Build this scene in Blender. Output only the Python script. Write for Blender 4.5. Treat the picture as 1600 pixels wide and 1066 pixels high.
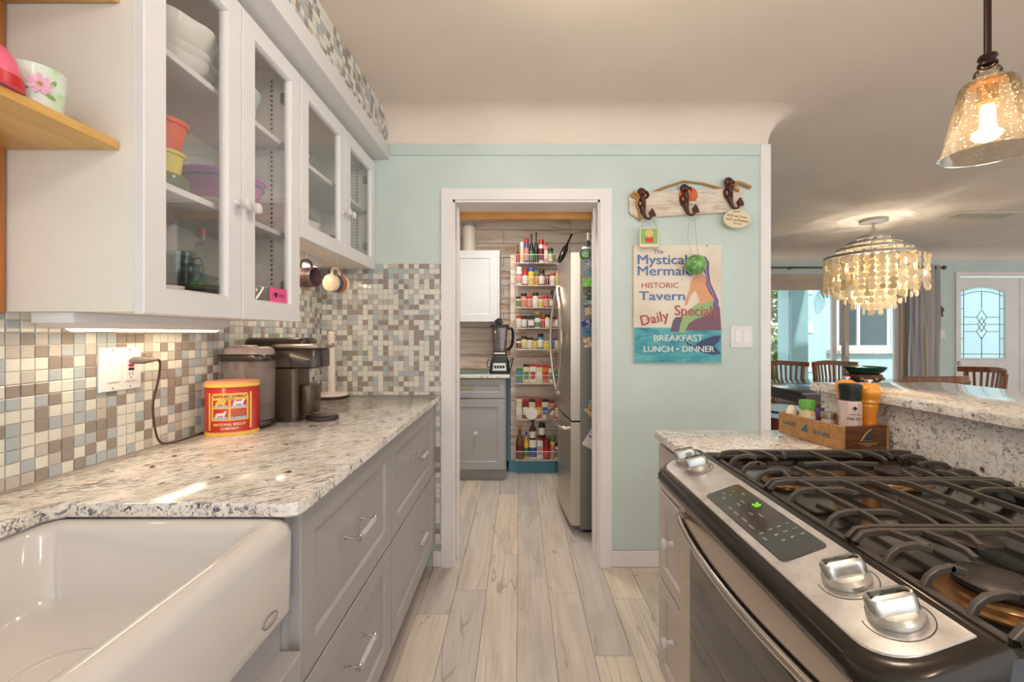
import bpy, bmesh, math, random
from mathutils import Vector, Matrix
for o in list(bpy.data.objects): bpy.data.objects.remove(o)
R = math.radians
scene = bpy.context.scene
C = scene.collection
random.seed(7)

# ---------------------------------------------------------------- camera, world, lights, exposure
CAM_Z, FOC = 1.257, 672.0
cd = bpy.data.cameras.new('camera'); cam = bpy.data.objects.new('camera', cd); C.objects.link(cam)
cam.location = (0, 0, CAM_Z); cam.rotation_euler = (R(90), 0, 0)
cd.sensor_width = 36; cd.lens = 36 * FOC / 1600; cd.shift_x = -12 / 1600; cd.shift_y = -10 / 1600
cd.clip_start = .02; cd.clip_end = 100
scene.camera = cam
w = bpy.data.worlds.new('world'); scene.world = w; w.use_nodes = True
bg = w.node_tree.nodes['Background']; bg.inputs[0].default_value = (.93, .96, 1, 1); bg.inputs[1].default_value = 1.35
def area(name, loc, size, power, col, rot=(0, 0, 0), sy=None):
    l = bpy.data.lights.new(name, 'AREA'); l.energy = power; l.color = col; l.size = size
    if sy: l.shape = 'RECTANGLE'; l.size_y = sy
    o = bpy.data.objects.new(name, l); C.objects.link(o); o.location = loc; o.rotation_euler = rot
    return o
WARM, SOFT, ADDED_GLOBE_C = (1, .78, .56), (1, .95, .89), (1, .95, .89)
ADDED_GLOBES = [(.2, 1.0, 11), (.3, -.9, 19), (4.4, 1.7, 14)]     # globe lamps added out of frame to brighten ceiling and rooms: x, y, watts
for x, y, p in ADDED_GLOBES:
    l = bpy.data.lights.new('added_globe_light', 'POINT'); l.energy = p; l.color = ADDED_GLOBE_C; l.shadow_soft_size = .085
    o = bpy.data.objects.new('added_globe_light', l); C.objects.link(o); o.location = (x, y, 2.235)
area('pantry_fill_light', (-.1, 3.1, 2.385), .35, 13, SOFT)  # unseen lamp added to light the pantry
area('under_cabinet_light', (-.985, 1.15, 1.262), .46, .4, WARM, (0, 0, R(90)), .03)
area('under_cabinet_light', (-.985, 1.83, 1.566), .46, .7, WARM, (0, 0, R(90)), .03)
sun = bpy.data.lights.new('sun', 'SUN'); sun.energy = 3.0; sun.angle = R(3); sun.color = (1, .95, .86)
so = bpy.data.objects.new('sun', sun); C.objects.link(so); so.rotation_euler = (R(32), R(12), 0)
vs = scene.view_settings
vs.view_transform = 'Standard'; vs.look = 'None'; vs.exposure = 0.52; vs.gamma = 1; vs.use_curve_mapping = False

# ---------------------------------------------------------------- materials
def lin(c):
    r = []
    for v in c[:3]:
        v /= 255; r.append(v / 12.92 if v <= .04045 else ((v + .055) / 1.055) ** 2.4)
    return (*r, 1)
MATS = {}
def mat(name, col, rough=.5, metal=0, emit=None, es=1, coat=0, spec=.5, alpha=None, trans=0):
    if name in MATS: return MATS[name]
    m = bpy.data.materials.new(name); m.use_nodes = True; b = m.node_tree.nodes['Principled BSDF']
    b.inputs['Base Color'].default_value = lin(col); b.inputs['Roughness'].default_value = rough
    b.inputs['Metallic'].default_value = metal; b.inputs['Coat Weight'].default_value = coat
    b.inputs['Specular IOR Level'].default_value = spec; b.inputs['Transmission Weight'].default_value = trans
    if emit: b.inputs['Emission Color'].default_value = lin(emit); b.inputs['Emission Strength'].default_value = es
    MATS[name] = m
    return m
def nodes(m): return m.node_tree.nodes, m.node_tree.links, m.node_tree.nodes['Principled BSDF']
def coords(m, stretch=(1, 1, 1), rot=(0, 0, 0), kind='Object', rnd=0):
    N, L, b = nodes(m); tc = N.new('ShaderNodeTexCoord'); mp = N.new('ShaderNodeMapping')
    mp.inputs['Scale'].default_value = stretch; mp.inputs['Rotation'].default_value = rot
    src = tc.outputs[kind]
    if rnd:
        oi = N.new('ShaderNodeObjectInfo'); mu = N.new('ShaderNodeMath'); mu.operation = 'MULTIPLY'; mu.inputs[1].default_value = rnd
        ad = N.new('ShaderNodeVectorMath'); ad.operation = 'ADD'
        L.new(oi.outputs['Random'], mu.inputs[0]); L.new(src, ad.inputs[0]); L.new(mu.outputs[0], ad.inputs[1]); src = ad.outputs[0]
    L.new(src, mp.inputs[0]); return mp.outputs[0]
def noise(m, vec, scale, detail=4, rough=.55, dist=0):
    N, L, b = nodes(m); n = N.new('ShaderNodeTexNoise'); n.inputs['Scale'].default_value = scale
    n.inputs['Detail'].default_value = detail; n.inputs['Roughness'].default_value = rough; n.inputs['Distortion'].default_value = dist
    L.new(vec, n.inputs['Vector']); return n.outputs['Fac']
def ramp(m, fac, stops):
    N, L, b = nodes(m); r = N.new('ShaderNodeValToRGB'); e = r.color_ramp.elements
    while len(e) < len(stops): e.new(.5)
    for i, (p, c) in enumerate(stops): e[i].position = p; e[i].color = lin(c) if max(c) > 1 else (*c, 1)
    L.new(fac, r.inputs[0]); return r.outputs[0]
def mix(m, fac, a, c, mode='MIX'):
    N, L, b = nodes(m); x = N.new('ShaderNodeMix'); x.data_type = 'RGBA'; x.blend_type = mode
    for s, v in ((0, fac), (6, a), (7, c)):
        if hasattr(v, 'is_linked'): L.new(v, x.inputs[s])
        elif s == 0: x.inputs[0].default_value = v
        else: x.inputs[s].default_value = lin(v)
    return x.outputs[2]
def base(m, sock): m.node_tree.links.new(sock, nodes(m)[2].inputs['Base Color']); return m
def bump(m, sock, strength=.2, dist=.002):
    N, L, b = nodes(m); n = N.new('ShaderNodeBump'); n.inputs['Strength'].default_value = strength; n.inputs['Distance'].default_value = dist
    L.new(sock, n.inputs['Height']); L.new(n.outputs[0], b.inputs['Normal']); return m
def paint(name, col, rough=.5, var=.05, scale=3, bmp=0):
    if name in MATS: return MATS[name]
    m = mat(name, col, rough); v = coords(m)
    lo = tuple(max(1, c * (1 - var)) for c in col); hi = tuple(min(255, c * (1 + var)) for c in col)
    base(m, ramp(m, noise(m, v, scale), [(.3, lo), (.7, hi)]))
    if bmp: bump(m, noise(m, v, 90, 2), bmp, .002)
    return m
def wood(name, c1, c2, c3, stretch=(1, 1, 1), scale=6, rough=.45, rnd=0):
    if name in MATS: return MATS[name]
    m = mat(name, c1, rough); v = coords(m, stretch, rnd=rnd)
    f = noise(m, v, scale, 6, .6, .6)
    base(m, ramp(m, f, [(.28, c1), (.5, c2), (.72, c3)])); bump(m, f, .1, .002); return m
def pane(name, tint=(255, 255, 255), gloss=.10, rough=0.0):
    if name in MATS: return MATS[name]
    m = bpy.data.materials.new(name); m.use_nodes = True; N = m.node_tree.nodes; L = m.node_tree.links; N.remove(N['Principled BSDF'])
    t = N.new('ShaderNodeBsdfTransparent'); t.inputs[0].default_value = lin(tint)
    g = N.new('ShaderNodeBsdfGlossy'); g.inputs['Roughness'].default_value = rough
    lw = N.new('ShaderNodeLayerWeight'); lw.inputs[0].default_value = .25
    mu = N.new('ShaderNodeMath'); mu.operation = 'MULTIPLY_ADD'; mu.inputs[1].default_value = .2; mu.inputs[2].default_value = gloss * .3; mu.use_clamp = True
    x = N.new('ShaderNodeMixShader'); L.new(lw.outputs['Fresnel'], mu.inputs[0]); L.new(mu.outputs[0], x.inputs[0])
    L.new(t.outputs[0], x.inputs[1]); L.new(g.outputs[0], x.inputs[2]); L.new(x.outputs[0], N['Material Output'].inputs[0])
    MATS[name] = m; return m
def granite(name, streak):
    m = mat(name, (226, 214, 200), .11, coat=.25); N, L, b = nodes(m)
    v = coords(m, (1, 1, 1), (0, 0, R(-40)))
    m2 = N.new('ShaderNodeMapping'); m2.inputs['Scale'].default_value = (1, 4.0, 2.5) if streak else (1, 1.3, 1.3); L.new(v, m2.inputs[0]); v2 = m2.outputs[0]
    cream = ramp(m, noise(m, v, 12, 4), [(.3, (214, 204, 193)), (.5, (235, 228, 220)), (.7, (243, 239, 234))])
    clump = ramp(m, noise(m, v2, 5 if streak else 14, 3, .6), [(.36, (.25, .25, .25)), (.58, (1, 1, 1))])
    fl = ramp(m, noise(m, v2, 36 if streak else 75, 6, .72, .6), [(.42, (1, 1, 1)), (.50, (0, 0, 0))])
    c = mix(m, mix(m, 1.0, fl, clump, 'MULTIPLY'), cream, (106, 104, 114) if streak else (146, 140, 136))
    dk = ramp(m, noise(m, v2, 26 if streak else 48, 4, .65, .8), [(.315, (1, 1, 1)), (.36, (0, 0, 0))])
    c = mix(m, dk, c, (52, 46, 50))
    br = ramp(m, noise(m, v, 22, 2, .5), [(.27, (1, 1, 1)), (.31, (0, 0, 0))])
    c = mix(m, br, c, (96, 66, 54))
    fine = ramp(m, noise(m, v, 210, 2, .7), [(.32, (.5, .5, .5)), (.38, (0, 0, 0))])
    return base(m, mix(m, fine, c, (130, 118, 108)))
def steel(name, col, rough=.3, stretch=(1, 60, 60)):
    m = mat(name, col, rough, 1); v = coords(m, stretch)
    N, L, b = nodes(m); n = noise(m, v, 4, 3)
    mr = N.new('ShaderNodeMapRange'); mr.inputs[3].default_value = rough * .8; mr.inputs[4].default_value = rough * 1.25
    L.new(n, mr.inputs[0]); L.new(mr.outputs[0], b.inputs['Roughness']); return m

WHITE = paint('white_paint', (226, 224, 224), .35, .015)
TRIMW = paint('trim_paint', (234, 230, 227), .4, .02)
AQUA = paint('aqua_wall_paint', (199, 213, 208), .6, .03, 2, .05)
CEIL = paint('ceiling_paint', (226, 212, 198), .75, .02, 2, .06)
GREY = paint('grey_cabinet_paint', (170, 167, 168), .38, .02)
GREIGE = paint('greige_cabinet_paint', (196, 186, 176), .4, .02)
INNER = paint('cabinet_interior', (232, 226, 218), .5, .02)
GRAN_L = granite('granite_streaked', True); GRAN_R = granite('granite_speckled', False)
STEEL = steel('brushed_steel', (204, 194, 182), .3, (40, .4, 160)); FRIDGE = steel('fridge_steel', (198, 188, 174), .3, (.4, 160, .4))
FRIDGE_SIDE = mat('fridge_side', (132, 129, 124), .45, .5)
CHROME = mat('chrome', (225, 222, 216), .16, 1); NICKEL = mat('satin_nickel', (190, 182, 170), .3, 1)
BLACKG = mat('black_enamel', (22, 20, 20), .12, coat=.3); KNOBM = mat('satin_knob', (206, 203, 198), .26, .95); IRON = mat('cast_iron', (92, 84, 77), .42, .3)
BLACK = mat('black_plastic', (26, 25, 25), .4); DARK = mat('dark_metal', (52, 45, 42), .4, .6)
PORC = mat('white_porcelain', (219, 214, 210), .08, coat=.5)
CLEAR = pane('clear_glass'); TANK = mat('smoky_plastic', (176, 160, 152), .2); TANK.node_tree.nodes['Principled BSDF'].inputs['Alpha'].default_value = .38; GLASSW = pane('bowl_glass', (222, 236, 232), .35)
GROUT = paint('grout', (226, 216, 200), .8, .03)
TILES = [mat('tile_cream', (218, 217, 207), .12, coat=.4), mat('tile_taupe', (150, 139, 130), .12, coat=.4),
         mat('tile_blue_grey', (172, 181, 184), .12, coat=.4), mat('tile_grey', (190, 183, 175), .12, coat=.4)]
def plain(c, rough=.4): return mat('colour_%02x%02x%02x_%d' % (*c, int(rough * 100)), c, rough)
def floor_mat():
    m = mat('plank_tile', (205, 196, 182), .34); N, L, b = nodes(m)
    oi = N.new('ShaderNodeObjectInfo')
    tone = ramp(m, oi.outputs['Random'], [(0, (228, 212, 192)), (.3, (224, 211, 194)), (.55, (216, 205, 192)), (.8, (207, 199, 191)), (1, (199, 192, 187))])
    g = noise(m, coords(m, (1, .05, 1), rnd=37), 60, 5, .6, .3)
    c = mix(m, ramp(m, g, [(.34, (.35, .35, .35)), (.6, (0, 0, 0))]), tone, (172, 160, 148))
    w_ = noise(m, coords(m, (1, .16, 1), rnd=91), 9, 3, .55, .8)
    c = mix(m, ramp(m, w_, [(.5, (0, 0, 0)), (.68, (.5, .5, .5))]), c, (168, 160, 152))
    k = noise(m, coords(m, (1, .32, 1), rnd=17), 8, 5, .7, .9)
    c = mix(m, ramp(m, k, [(.655, (0, 0, 0)), (.76, (.75, .75, .75))]), c, (112, 106, 100))
    cr = noise(m, coords(m, (1, .09, 1), rnd=53), 8, 2, .45, .9)
    c = mix(m, ramp(m, cr, [(.492, (0, 0, 0)), (.5, (.6, .6, .6)), (.508, (0, 0, 0))]), c, (136, 122, 108))
    base(m, c); bump(m, g, .04, .002); return m
FLOOR = floor_mat()

# ---------------------------------------------------------------- geometry helpers
FACES = {'px': lambda o, u, v, d: (o + d, u, v), 'nx': lambda o, u, v, d: (o - d, u, v),
         'ny': lambda o, u, v, d: (u, o - d, v), 'py': lambda o, u, v, d: (u, o + d, v), 'pz': lambda o, u, v, d: (u, v, o + d)}
def rrect(x0, x1, y0, y1, r, n=5, corners=(1, 1, 1, 1)):
    pts = []
    for (cx, cy, a, k) in ((x1 - r, y0 + r, -90, 1), (x1 - r, y1 - r, 0, 2), (x0 + r, y1 - r, 90, 3), (x0 + r, y0 + r, 180, 0)):
        if corners[k] and r > 0:
            for i in range(n + 1):
                t = R(a + 90 * i / n); pts.append((cx + r * math.cos(t), cy + r * math.sin(t)))
        else:
            t = R(a + 45); s = 2 ** .5 * r; pts.append((cx + s * math.cos(t), cy + s * math.sin(t)))
    return pts
class B:
    def __init__(s): s.bm = bmesh.new(); s.mi = 0
    def face(s, vs):
        try: f = s.bm.faces.new(vs); f.material_index = s.mi; return f
        except ValueError: return None
    def loops(s, ls, cap0=True, cap1=True, closed=True):
        rings = [[s.bm.verts.new(p) for p in l] for l in ls]
        for a, b in zip(rings, rings[1:]):
            n = len(a)
            for i in range(n if closed else n - 1): s.face((a[i], a[(i + 1) % n], b[(i + 1) % n], b[i]))
        if cap0: s.face(rings[0][::-1])
        if cap1: s.face(rings[-1])
        return s
    def box(s, x0, x1, y0, y1, z0, z1, bev=0):
        e = bev
        if not e:
            return s.loops([[(x0, y0, z), (x1, y0, z), (x1, y1, z), (x0, y1, z)] for z in (z0, z1)])
        L = []
        for z, i in ((z0, e), (z0 + e, 0), (z1 - e, 0), (z1, e)):
            L.append([(p[0], p[1], z) for p in rrect(x0 + i, x1 - i, y0 + i, y1 - i, e * (1 if i else 1), 2)])
        return s.loops(L)
    def fbox(s, f, o, u0, u1, v0, v1, d0, d1, bev=0):
        F = FACES[f]; e = bev; steps = [(d0, 0), (d1, 0)] if not e else [(d0, 0), (d1 - e, 0), (d1, e)]
        return s.loops([[F(o, u, v, d) for u, v in ((u0 + i, v0 + i), (u1 - i, v0 + i), (u1 - i, v1 - i), (u0 + i, v1 - i))] for d, i in steps])
    def frame(s, f, o, u0, u1, v0, v1, t=.02, fr=.055, rec=.009, glass=False, d0=0):
        F = FACES[f]
        st = [(0, 0), (t - .002, 0), (t, .002), (t, fr), (t - rec, fr + .006)]
        if glass: st.append((0, fr + .006))
        s.loops([[F(o, u, v, d0 + d) for u, v in ((u0 + i, v0 + i), (u1 - i, v0 + i), (u1 - i, v1 - i), (u0 + i, v1 - i))] for d, i in st], not glass, not glass)
        if glass: pass
        return s
    def fpoly(s, f, o, pts, d0, d1):
        F = FACES[f]; return s.loops([[F(o, u, v, d) for u, v in pts] for d in (d0, d1)])
    def lathe(s, prof, c=(0, 0, 0), seg=20, sx=1, sy=1, ax='z', cap=True):
        L = []
        for r, z in prof:
            l = []
            for i in range(seg):
                t = 2 * math.pi * i / seg; a, b_ = r * math.cos(t) * sx, r * math.sin(t) * sy
                p = {'z': (a, b_, z), 'x': (z, a, b_), 'y': (a, -z, b_), 'Y': (a, z, b_)}[ax]
                l.append((c[0] + p[0], c[1] + p[1], c[2] + p[2]))
            L.append(l)
        return s.loops(L, cap, cap)
    def tube(s, pts, r, seg=8, closed=False, rect=None, up=(0, 0, 1)):
        pts = [Vector(p) for p in pts]; n = len(pts); L = []
        for i, p in enumerate(pts):
            if closed: d = pts[(i + 1) % n] - pts[i - 1]
            else: d = pts[min(i + 1, n - 1)] - pts[max(i - 1, 0)]
            d.normalize(); u = Vector(up)
            if abs(d.dot(u)) > .97: u = Vector((1, 0, 0)) if abs(d.x) < .9 else Vector((0, 1, 0))
            if rect or not L: a = d.cross(u).normalized()
            else: a = pd.rotation_difference(d) @ pa
            b_ = a.cross(d).normalized(); pd, pa = d.copy(), a.copy(); rr = r[i] if isinstance(r, (list, tuple)) else r
            if rect:
                w_, h_ = rect[0] / 2, rect[1] / 2; k = min(w_, h_) * .35
                q = [(w_, -h_ + k), (w_, h_ - k), (w_ - k, h_), (-w_ + k, h_), (-w_, h_ - k), (-w_, -h_ + k), (-w_ + k, -h_), (w_ - k, -h_)]
            else: q = [(rr * math.cos(2 * math.pi * j / seg), rr * math.sin(2 * math.pi * j / seg)) for j in range(seg)]
            L.append([tuple(p + a * x + b_ * y) for x, y in q])
        if closed: L.append(L[0]); return s.loops(L, False, False)
        return s.loops(L)
    def ball(s, c, r, sc=(1, 1, 1), seg=14):
        n = seg // 2
        prof = [(r * math.sin(math.pi * i / n), -r * math.cos(math.pi * i / n)) for i in range(n + 1)]
        prof[0] = (r * .01, -r); prof[-1] = (r * .01, r)
        L = [[(c[0] + a * sc[0] * math.cos(2 * math.pi * j / seg), c[1] + a * sc[1] * math.sin(2 * math.pi * j / seg), c[2] + z * sc[2]) for j in range(seg)] for a, z in prof]
        return s.loops(L)
    def xf(s, m): bmesh.ops.transform(s.bm, matrix=m, verts=s.bm.verts); return s
    def rot(s, ang, axis, c): return s.xf(Matrix.Translation(c) @ Matrix.Rotation(R(ang), 4, axis) @ Matrix.Translation(-Vector(c)))
    def mesh(s, name, mats, smooth=38):
        bmesh.ops.recalc_face_normals(s.bm, faces=s.bm.faces)
        me = bpy.data.meshes.new(name); s.bm.to_mesh(me); s.bm.free()
        for m in (mats if isinstance(mats, (list, tuple)) else [mats]): me.materials.append(m)
        if smooth: me.shade_smooth(); me.set_sharp_from_angle(angle=R(smooth))
        return me
    def obj(s, name, mats, parent=None, label=None, cat=None, group=None, smooth=38, kind=None):
        return link(name, s.mesh(name, mats, smooth), parent, label, cat, group, kind)
def link(name, me, parent=None, label=None, cat=None, group=None, kind=None, loc=None):
    o = bpy.data.objects.new(name, me); C.objects.link(o)
    if parent:
        o.parent = parent; o.matrix_parent_inverse = Matrix.Translation(-world_loc(parent))
    if loc: o.location = loc
    return tag(o, label, cat, group, kind)
def tag(o, label=None, cat=None, group=None, kind=None):
    for k, v in (('label', label), ('category', cat), ('group', group), ('kind', kind)):
        if v: o[k] = v
    return o
def world_loc(o):
    l = Vector(o.location)
    p = o.parent
    if p: l = l + world_loc(p) + o.matrix_parent_inverse.translation
    return l
def T(name, label, cat, loc=(0, 0, 0), group=None, kind=None):
    o = bpy.data.objects.new(name, None); C.objects.link(o); o.location = loc; o.empty_display_size = .05
    return tag(o, label, cat, group, kind)
def S(name, b, m, parent=None, label=None, smooth=38): return b.obj(name, m, parent, label, None, None, smooth, None if parent else 'structure')
def cp(o, parent=None, loc=None, rz=None, label=None, group=None):
    c = o.copy(); C.objects.link(c)
    if parent: c.parent = parent
    if loc is not None: c.location = loc
    if rz is not None: c.rotation_euler.z = rz
    tag(c, label, None, group)
    for ch in o.children: cp(ch, c)
    return c
def text(name, body, size, m, parent, o, xd, yd, align='CENTER', bold=0, sx=1, ext=.0006, wrap=None):
    cu = bpy.data.curves.new(name, 'FONT'); cu.body = body; cu.size = size; cu.align_x = align; cu.align_y = 'CENTER'; cu.extrude = ext; cu.offset = bold; cu.resolution_u = 3
    t = bpy.data.objects.new(name, cu); me = bpy.data.meshes.new_from_object(t); bpy.data.objects.remove(t); bpy.data.curves.remove(cu)
    X, Y = Vector(xd).normalized(), Vector(yd).normalized(); Z = X.cross(Y); O = Vector(o)
    for v in me.vertices:
        if wrap: v.co = wrap(v.co.x * sx, v.co.y, v.co.z)
        else: v.co = O + X * (v.co.x * sx) + Y * v.co.y + Z * v.co.z
    me.name = name; me.materials.clear(); me.materials.append(m)
    return link(name, me, parent)

# ================================================================ THE SETTING
CZ, YB, XL = 2.437, 2.333, -1.073
# ---- floor: plank tiles as parts
fl = S('floor', B().box(-1.3, 8.7, -1.5, 6.3, -.06, -.0045), paint('floor_grout', (150, 140, 128), .8))
PW, PL = .1515, .92
offs = {-3: 1.933, -2: 2.117, -1: 2.463, 0: 2.237, 1: 2.093, 2: 1.683, 3: 2.047}
plank_me = {}
def plank(x0, y0, y1):
    key = round(y1 - y0, 3)
    if key not in plank_me:
        b = B(); g = .0009; W, L = PW - g, y1 - y0 - g
        b.loops([[(g, g, 0), (W, g, 0), (W, L, 0), (g, L, 0)], [(g, g, .0035), (W, g, .0035), (W, L, .0035), (g, L, .0035)],
                 [(g + .001, g + .001, .0045), (W - .001, g + .001, .0045), (W - .001, L - .001, .0045), (g + .001, L - .001, .0045)]], False)
        plank_me[key] = b.mesh('plank', FLOOR, 0)
    link('plank', plank_me[key], fl, loc=(x0, y0, -.0045))
rg = random.Random(3)
for c in range(-7, 17):
    x0 = -.011 + c * PW; off = offs.get(c, rg.random() * PL)
    y = off - math.ceil((off + .5) / PL) * PL
    while y < 4.3:
        a, b_ = max(y, -.6), min(y + PL, 4.3)
        if b_ - a > .05: plank(x0, a, b_)
        y += PL
b = B()
for c in range(9, 58):
    x0 = -.011 + c * PW; y = 2.6 - rg.random() * PL if c < 17 else -.6 - rg.random() * PL
    while y < 6.0:
        a, d_ = max(y, 4.302 if c < 17 else -.6), min(y + PL, 6.0)
        if d_ - a > .05: b.box(x0 + .001, x0 + PW - .001, a + .001, d_ - .001, -.0045, 0)
        y += PL
b.obj('plank_tiles', FLOOR, fl, kind='stuff', smooth=0)
# ---- ceiling and coves
ce = S('ceiling', B().box(-1.3, 8.7, -2.6, 6.3, CZ, CZ + .08), CEIL)
b = B(); L = []
for i in range(11):
    t = R(9 * i); d = .15 * (1 - math.cos(t)); z = 2.285 + .152 * math.sin(t)
    p = [(-.72, YB - d, z), (1.347, YB - d, z)]
    p += [(1.347 + d * math.sin(R(a)), YB - d * math.cos(R(a)), z) for a in range(15, 90, 15)]
    p += [(1.347 + d, YB, z), (1.347 + d, 2.53, z)]
    p += [(1.347 + d * math.cos(R(a)), 2.53 + d * math.sin(R(a)), z) for a in range(15, 90, 15)]
    p += [(1.347, 2.53 + d, z), (1.25, 2.53 + d, z)]
    L.append(p)
b.loops(L, False, False, False); S('cove', b, CEIL, ce, smooth=60)
b = B(); L = []
for i in range(11):
    t = R(9 * i); d = .24 * (1 - math.cos(t)); z = 2.30 + (CZ - 2.30) * math.sin(t)
    L.append([(1.3, 6.0 - d, z), (8.6, 6.0 - d, z)])
b.loops(L, False, False, False); S('cove', b, CEIL, ce, smooth=60)
# ---- walls
wl = S('wall_left', B().box(-1.25, -1.0765, -1.5, YB, 0, CZ), GROUT)
S('plaster', B().box(-1.0764, -1.0735, -1.5, YB, 1.62, 2.3).box(-1.0764, -1.0735, -1.5, .72, 0, 1.62).box(-1.0764, -1.0735, .72, YB, 0, .9), AQUA, wl)
wb = T('wall_back', None, None, kind='structure')
b = B(); b.box(-1.25, -.361, YB, 2.53, 0, CZ).box(.436, 1.347, YB, 2.53, 0, CZ).box(-.361, .436, YB, 2.53, 1.986, CZ)
S('plaster', b, AQUA, wb)
S('frieze_board', B().box(-.7, 1.302, YB - .008, YB, 2.228, 2.29, .002), AQUA, wb)
b = B(); b.box(-1.073, -.4236, YB - .0035, YB, .93, 1.64).box(-.458, -.4236, YB - .0035, YB, .1, .93); S('grout', b, GROUT, wb)
S('wall_dining_left', B().box(1.2, 1.3, 2.53, 6.0, 0, CZ), AQUA)
S('wall_right', B().box(8.6, 8.75, -1.5, 1.0, 0, CZ).box(8.6, 8.75, 5.0, 6.2, 0, CZ).box(8.6, 8.75, 1.0, 5.0, 0, .7).box(8.6, 8.75, 1.0, 5.0, 2.2, CZ), AQUA)
wr = T('added_window', None, None, kind='structure')  # window added in the unseen right wall to let sky light into the dining room
B().frame('nx', 8.7, 1.0, 5.0, .7, 2.2, .06, .06, .01, True).box(8.64, 8.7, 2.97, 3.03, .76, 2.14).obj('frame', TRIMW, wr)
B().box(8.66, 8.666, 1.06, 4.94, .76, 2.14).obj('glass', CLEAR, wr)
# far dining wall with openings: sliding door X 3.3..5.40, front doors X 6.08..7.95
b = B(); b.box(1.3, 3.3, 6, 6.18, 0, CZ).box(3.3, 5.42, 6, 6.18, 2.02, CZ).box(5.42, 6.08, 6, 6.18, 0, CZ).box(6.08, 7.95, 6, 6.18, 2.10, CZ).box(7.95, 8.7, 6, 6.18, 0, CZ)
S('wall_far', b, AQUA)
# ---- mosaic tiles
TP, TS = .0277, .0256
def tile_loops(F, o, u0, u1, v0, v1):
    e = .0012
    return [[F(o, u, v, d) for u, v in ((u0 + i, v0 + i), (u1 - i, v0 + i), (u1 - i, v1 - i), (u0 + i, v1 - i))] for d, i in ((0, 0), (.0028, 0), (.0035, e))]
def mosaic(parent, f, o, rects, singles, key, seed):
    rg = random.Random(seed); F = FACES[f]; cells = []
    for (u0, u1, v0, v1) in rects:
        u = u0
        while u < u1 - .004:
            v = v1
            while v > v0 + .004:
                a, c = min(u + TS, u1), max(v - TS, v0)
                k = rg.choices((0, 1, 2, 3), (42, 24, 22, 12))[0]
                cells.append((u, a, c, v, k)); v -= TP
            u += TP
    cells.sort(key=key); cache = {}
    for (u0, u1, v0, v1, k) in cells[:singles]:
        kk = (round(u1 - u0, 4), round(v1 - v0, 4), k)
        if kk not in cache:
            t = B(); t.loops(tile_loops(F, 0, 0, kk[0], 0, kk[1]), False); cache[kk] = t.mesh('tile', TILES[k], 0)
        link('tile', cache[kk], parent, loc=F(o, u0, v0, 0))
    if cells[singles:]:
        t = B()
        for (u0, u1, v0, v1, k) in cells[singles:]: t.mi = k; t.loops(tile_loops(F, o, u0, u1, v0, v1), False)
        t.obj('mosaic_tiles', TILES, parent, kind='stuff', smooth=0)
mosaic(wl, 'px', -1.0765, [(.76, 1.534, .93, 1.3153), (1.5356, 2.33, .93, 1.62)], 300, lambda c: c[0] if c[0] > .87 else c[0] + 3, 5)
mosaic(wb, 'ny', YB - .0035, [(-1.07, -.4236, .93, 1.64), (-.4556, -.4236, .1, .925)], 0, lambda c: c[0], 6)
sf = S('soffit', B().box(-1.073, -.7135, -1.5, YB, 2.278, CZ), GROUT)
mosaic(sf, 'px', -.7135, [(1.2, 2.33, 2.280, 2.437)], 300, lambda c: c[0], 8)
S('fascia_board', B().box(-1.07, -.706, -1.0, YB, 2.205, 2.279, .003), WHITE, sf)
# ---- door casing to the pantry, jambs, trims, baseboards
dc = T('trim_1', None, None, kind='structure')
def casing(name, x0, x1, z0, z1, mitre):
    t = B(); t.fpoly('ny', YB, mitre, 0, .016)
    t.obj(name, TRIMW, dc, smooth=30)
casing('casing_side', 0, 0, 0, 0, [(-.4236, 0), (-.361, 0), (-.361, 1.986), (-.4236, 2.045)])
casing('casing_side', 0, 0, 0, 0, [(.434, 0), (.4965, 0), (.4965, 2.045), (.434, 1.986)])
casing('casing_head', 0, 0, 0, 0, [(-.4236, 2.045), (-.361, 1.986), (.434, 1.986), (.4965, 2.045)])
for nm, bx in (('jamb', (-.363, -.351, YB - .004, 2.53, 0, 1.986)), ('jamb', (.424, .436, YB - .004, 2.53, 0, 1.986)), ('head_jamb', (-.363, .436, YB - .004, 2.53, 1.974, 1.988)),
               ('door_stop', (-.352, -.341, 2.42, 2.455, 0, 1.975)), ('door_stop', (.414, .425, 2.42, 2.455, 0, 1.975))):
    B().box(*bx).obj(nm, TRIMW, dc)
B().box(-.351, .424, 2.515, 2.545, 1.935, 1.975).obj('wood_strip', wood('orange_pine', (186, 122, 50), (200, 138, 66), (214, 156, 84), (1, 8, 8)), dc)
S('trim_2', B().box(1.302, 1.357, YB - .012, 2.54, 0, 2.287, .003), TRIMW)
S('baseboard_back', B().box(.4965, 1.302, YB - .014, YB, 0, .088, .004).box(-.47, -.4236, YB - .014, YB, 0, .09, .004), TRIMW)
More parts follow.
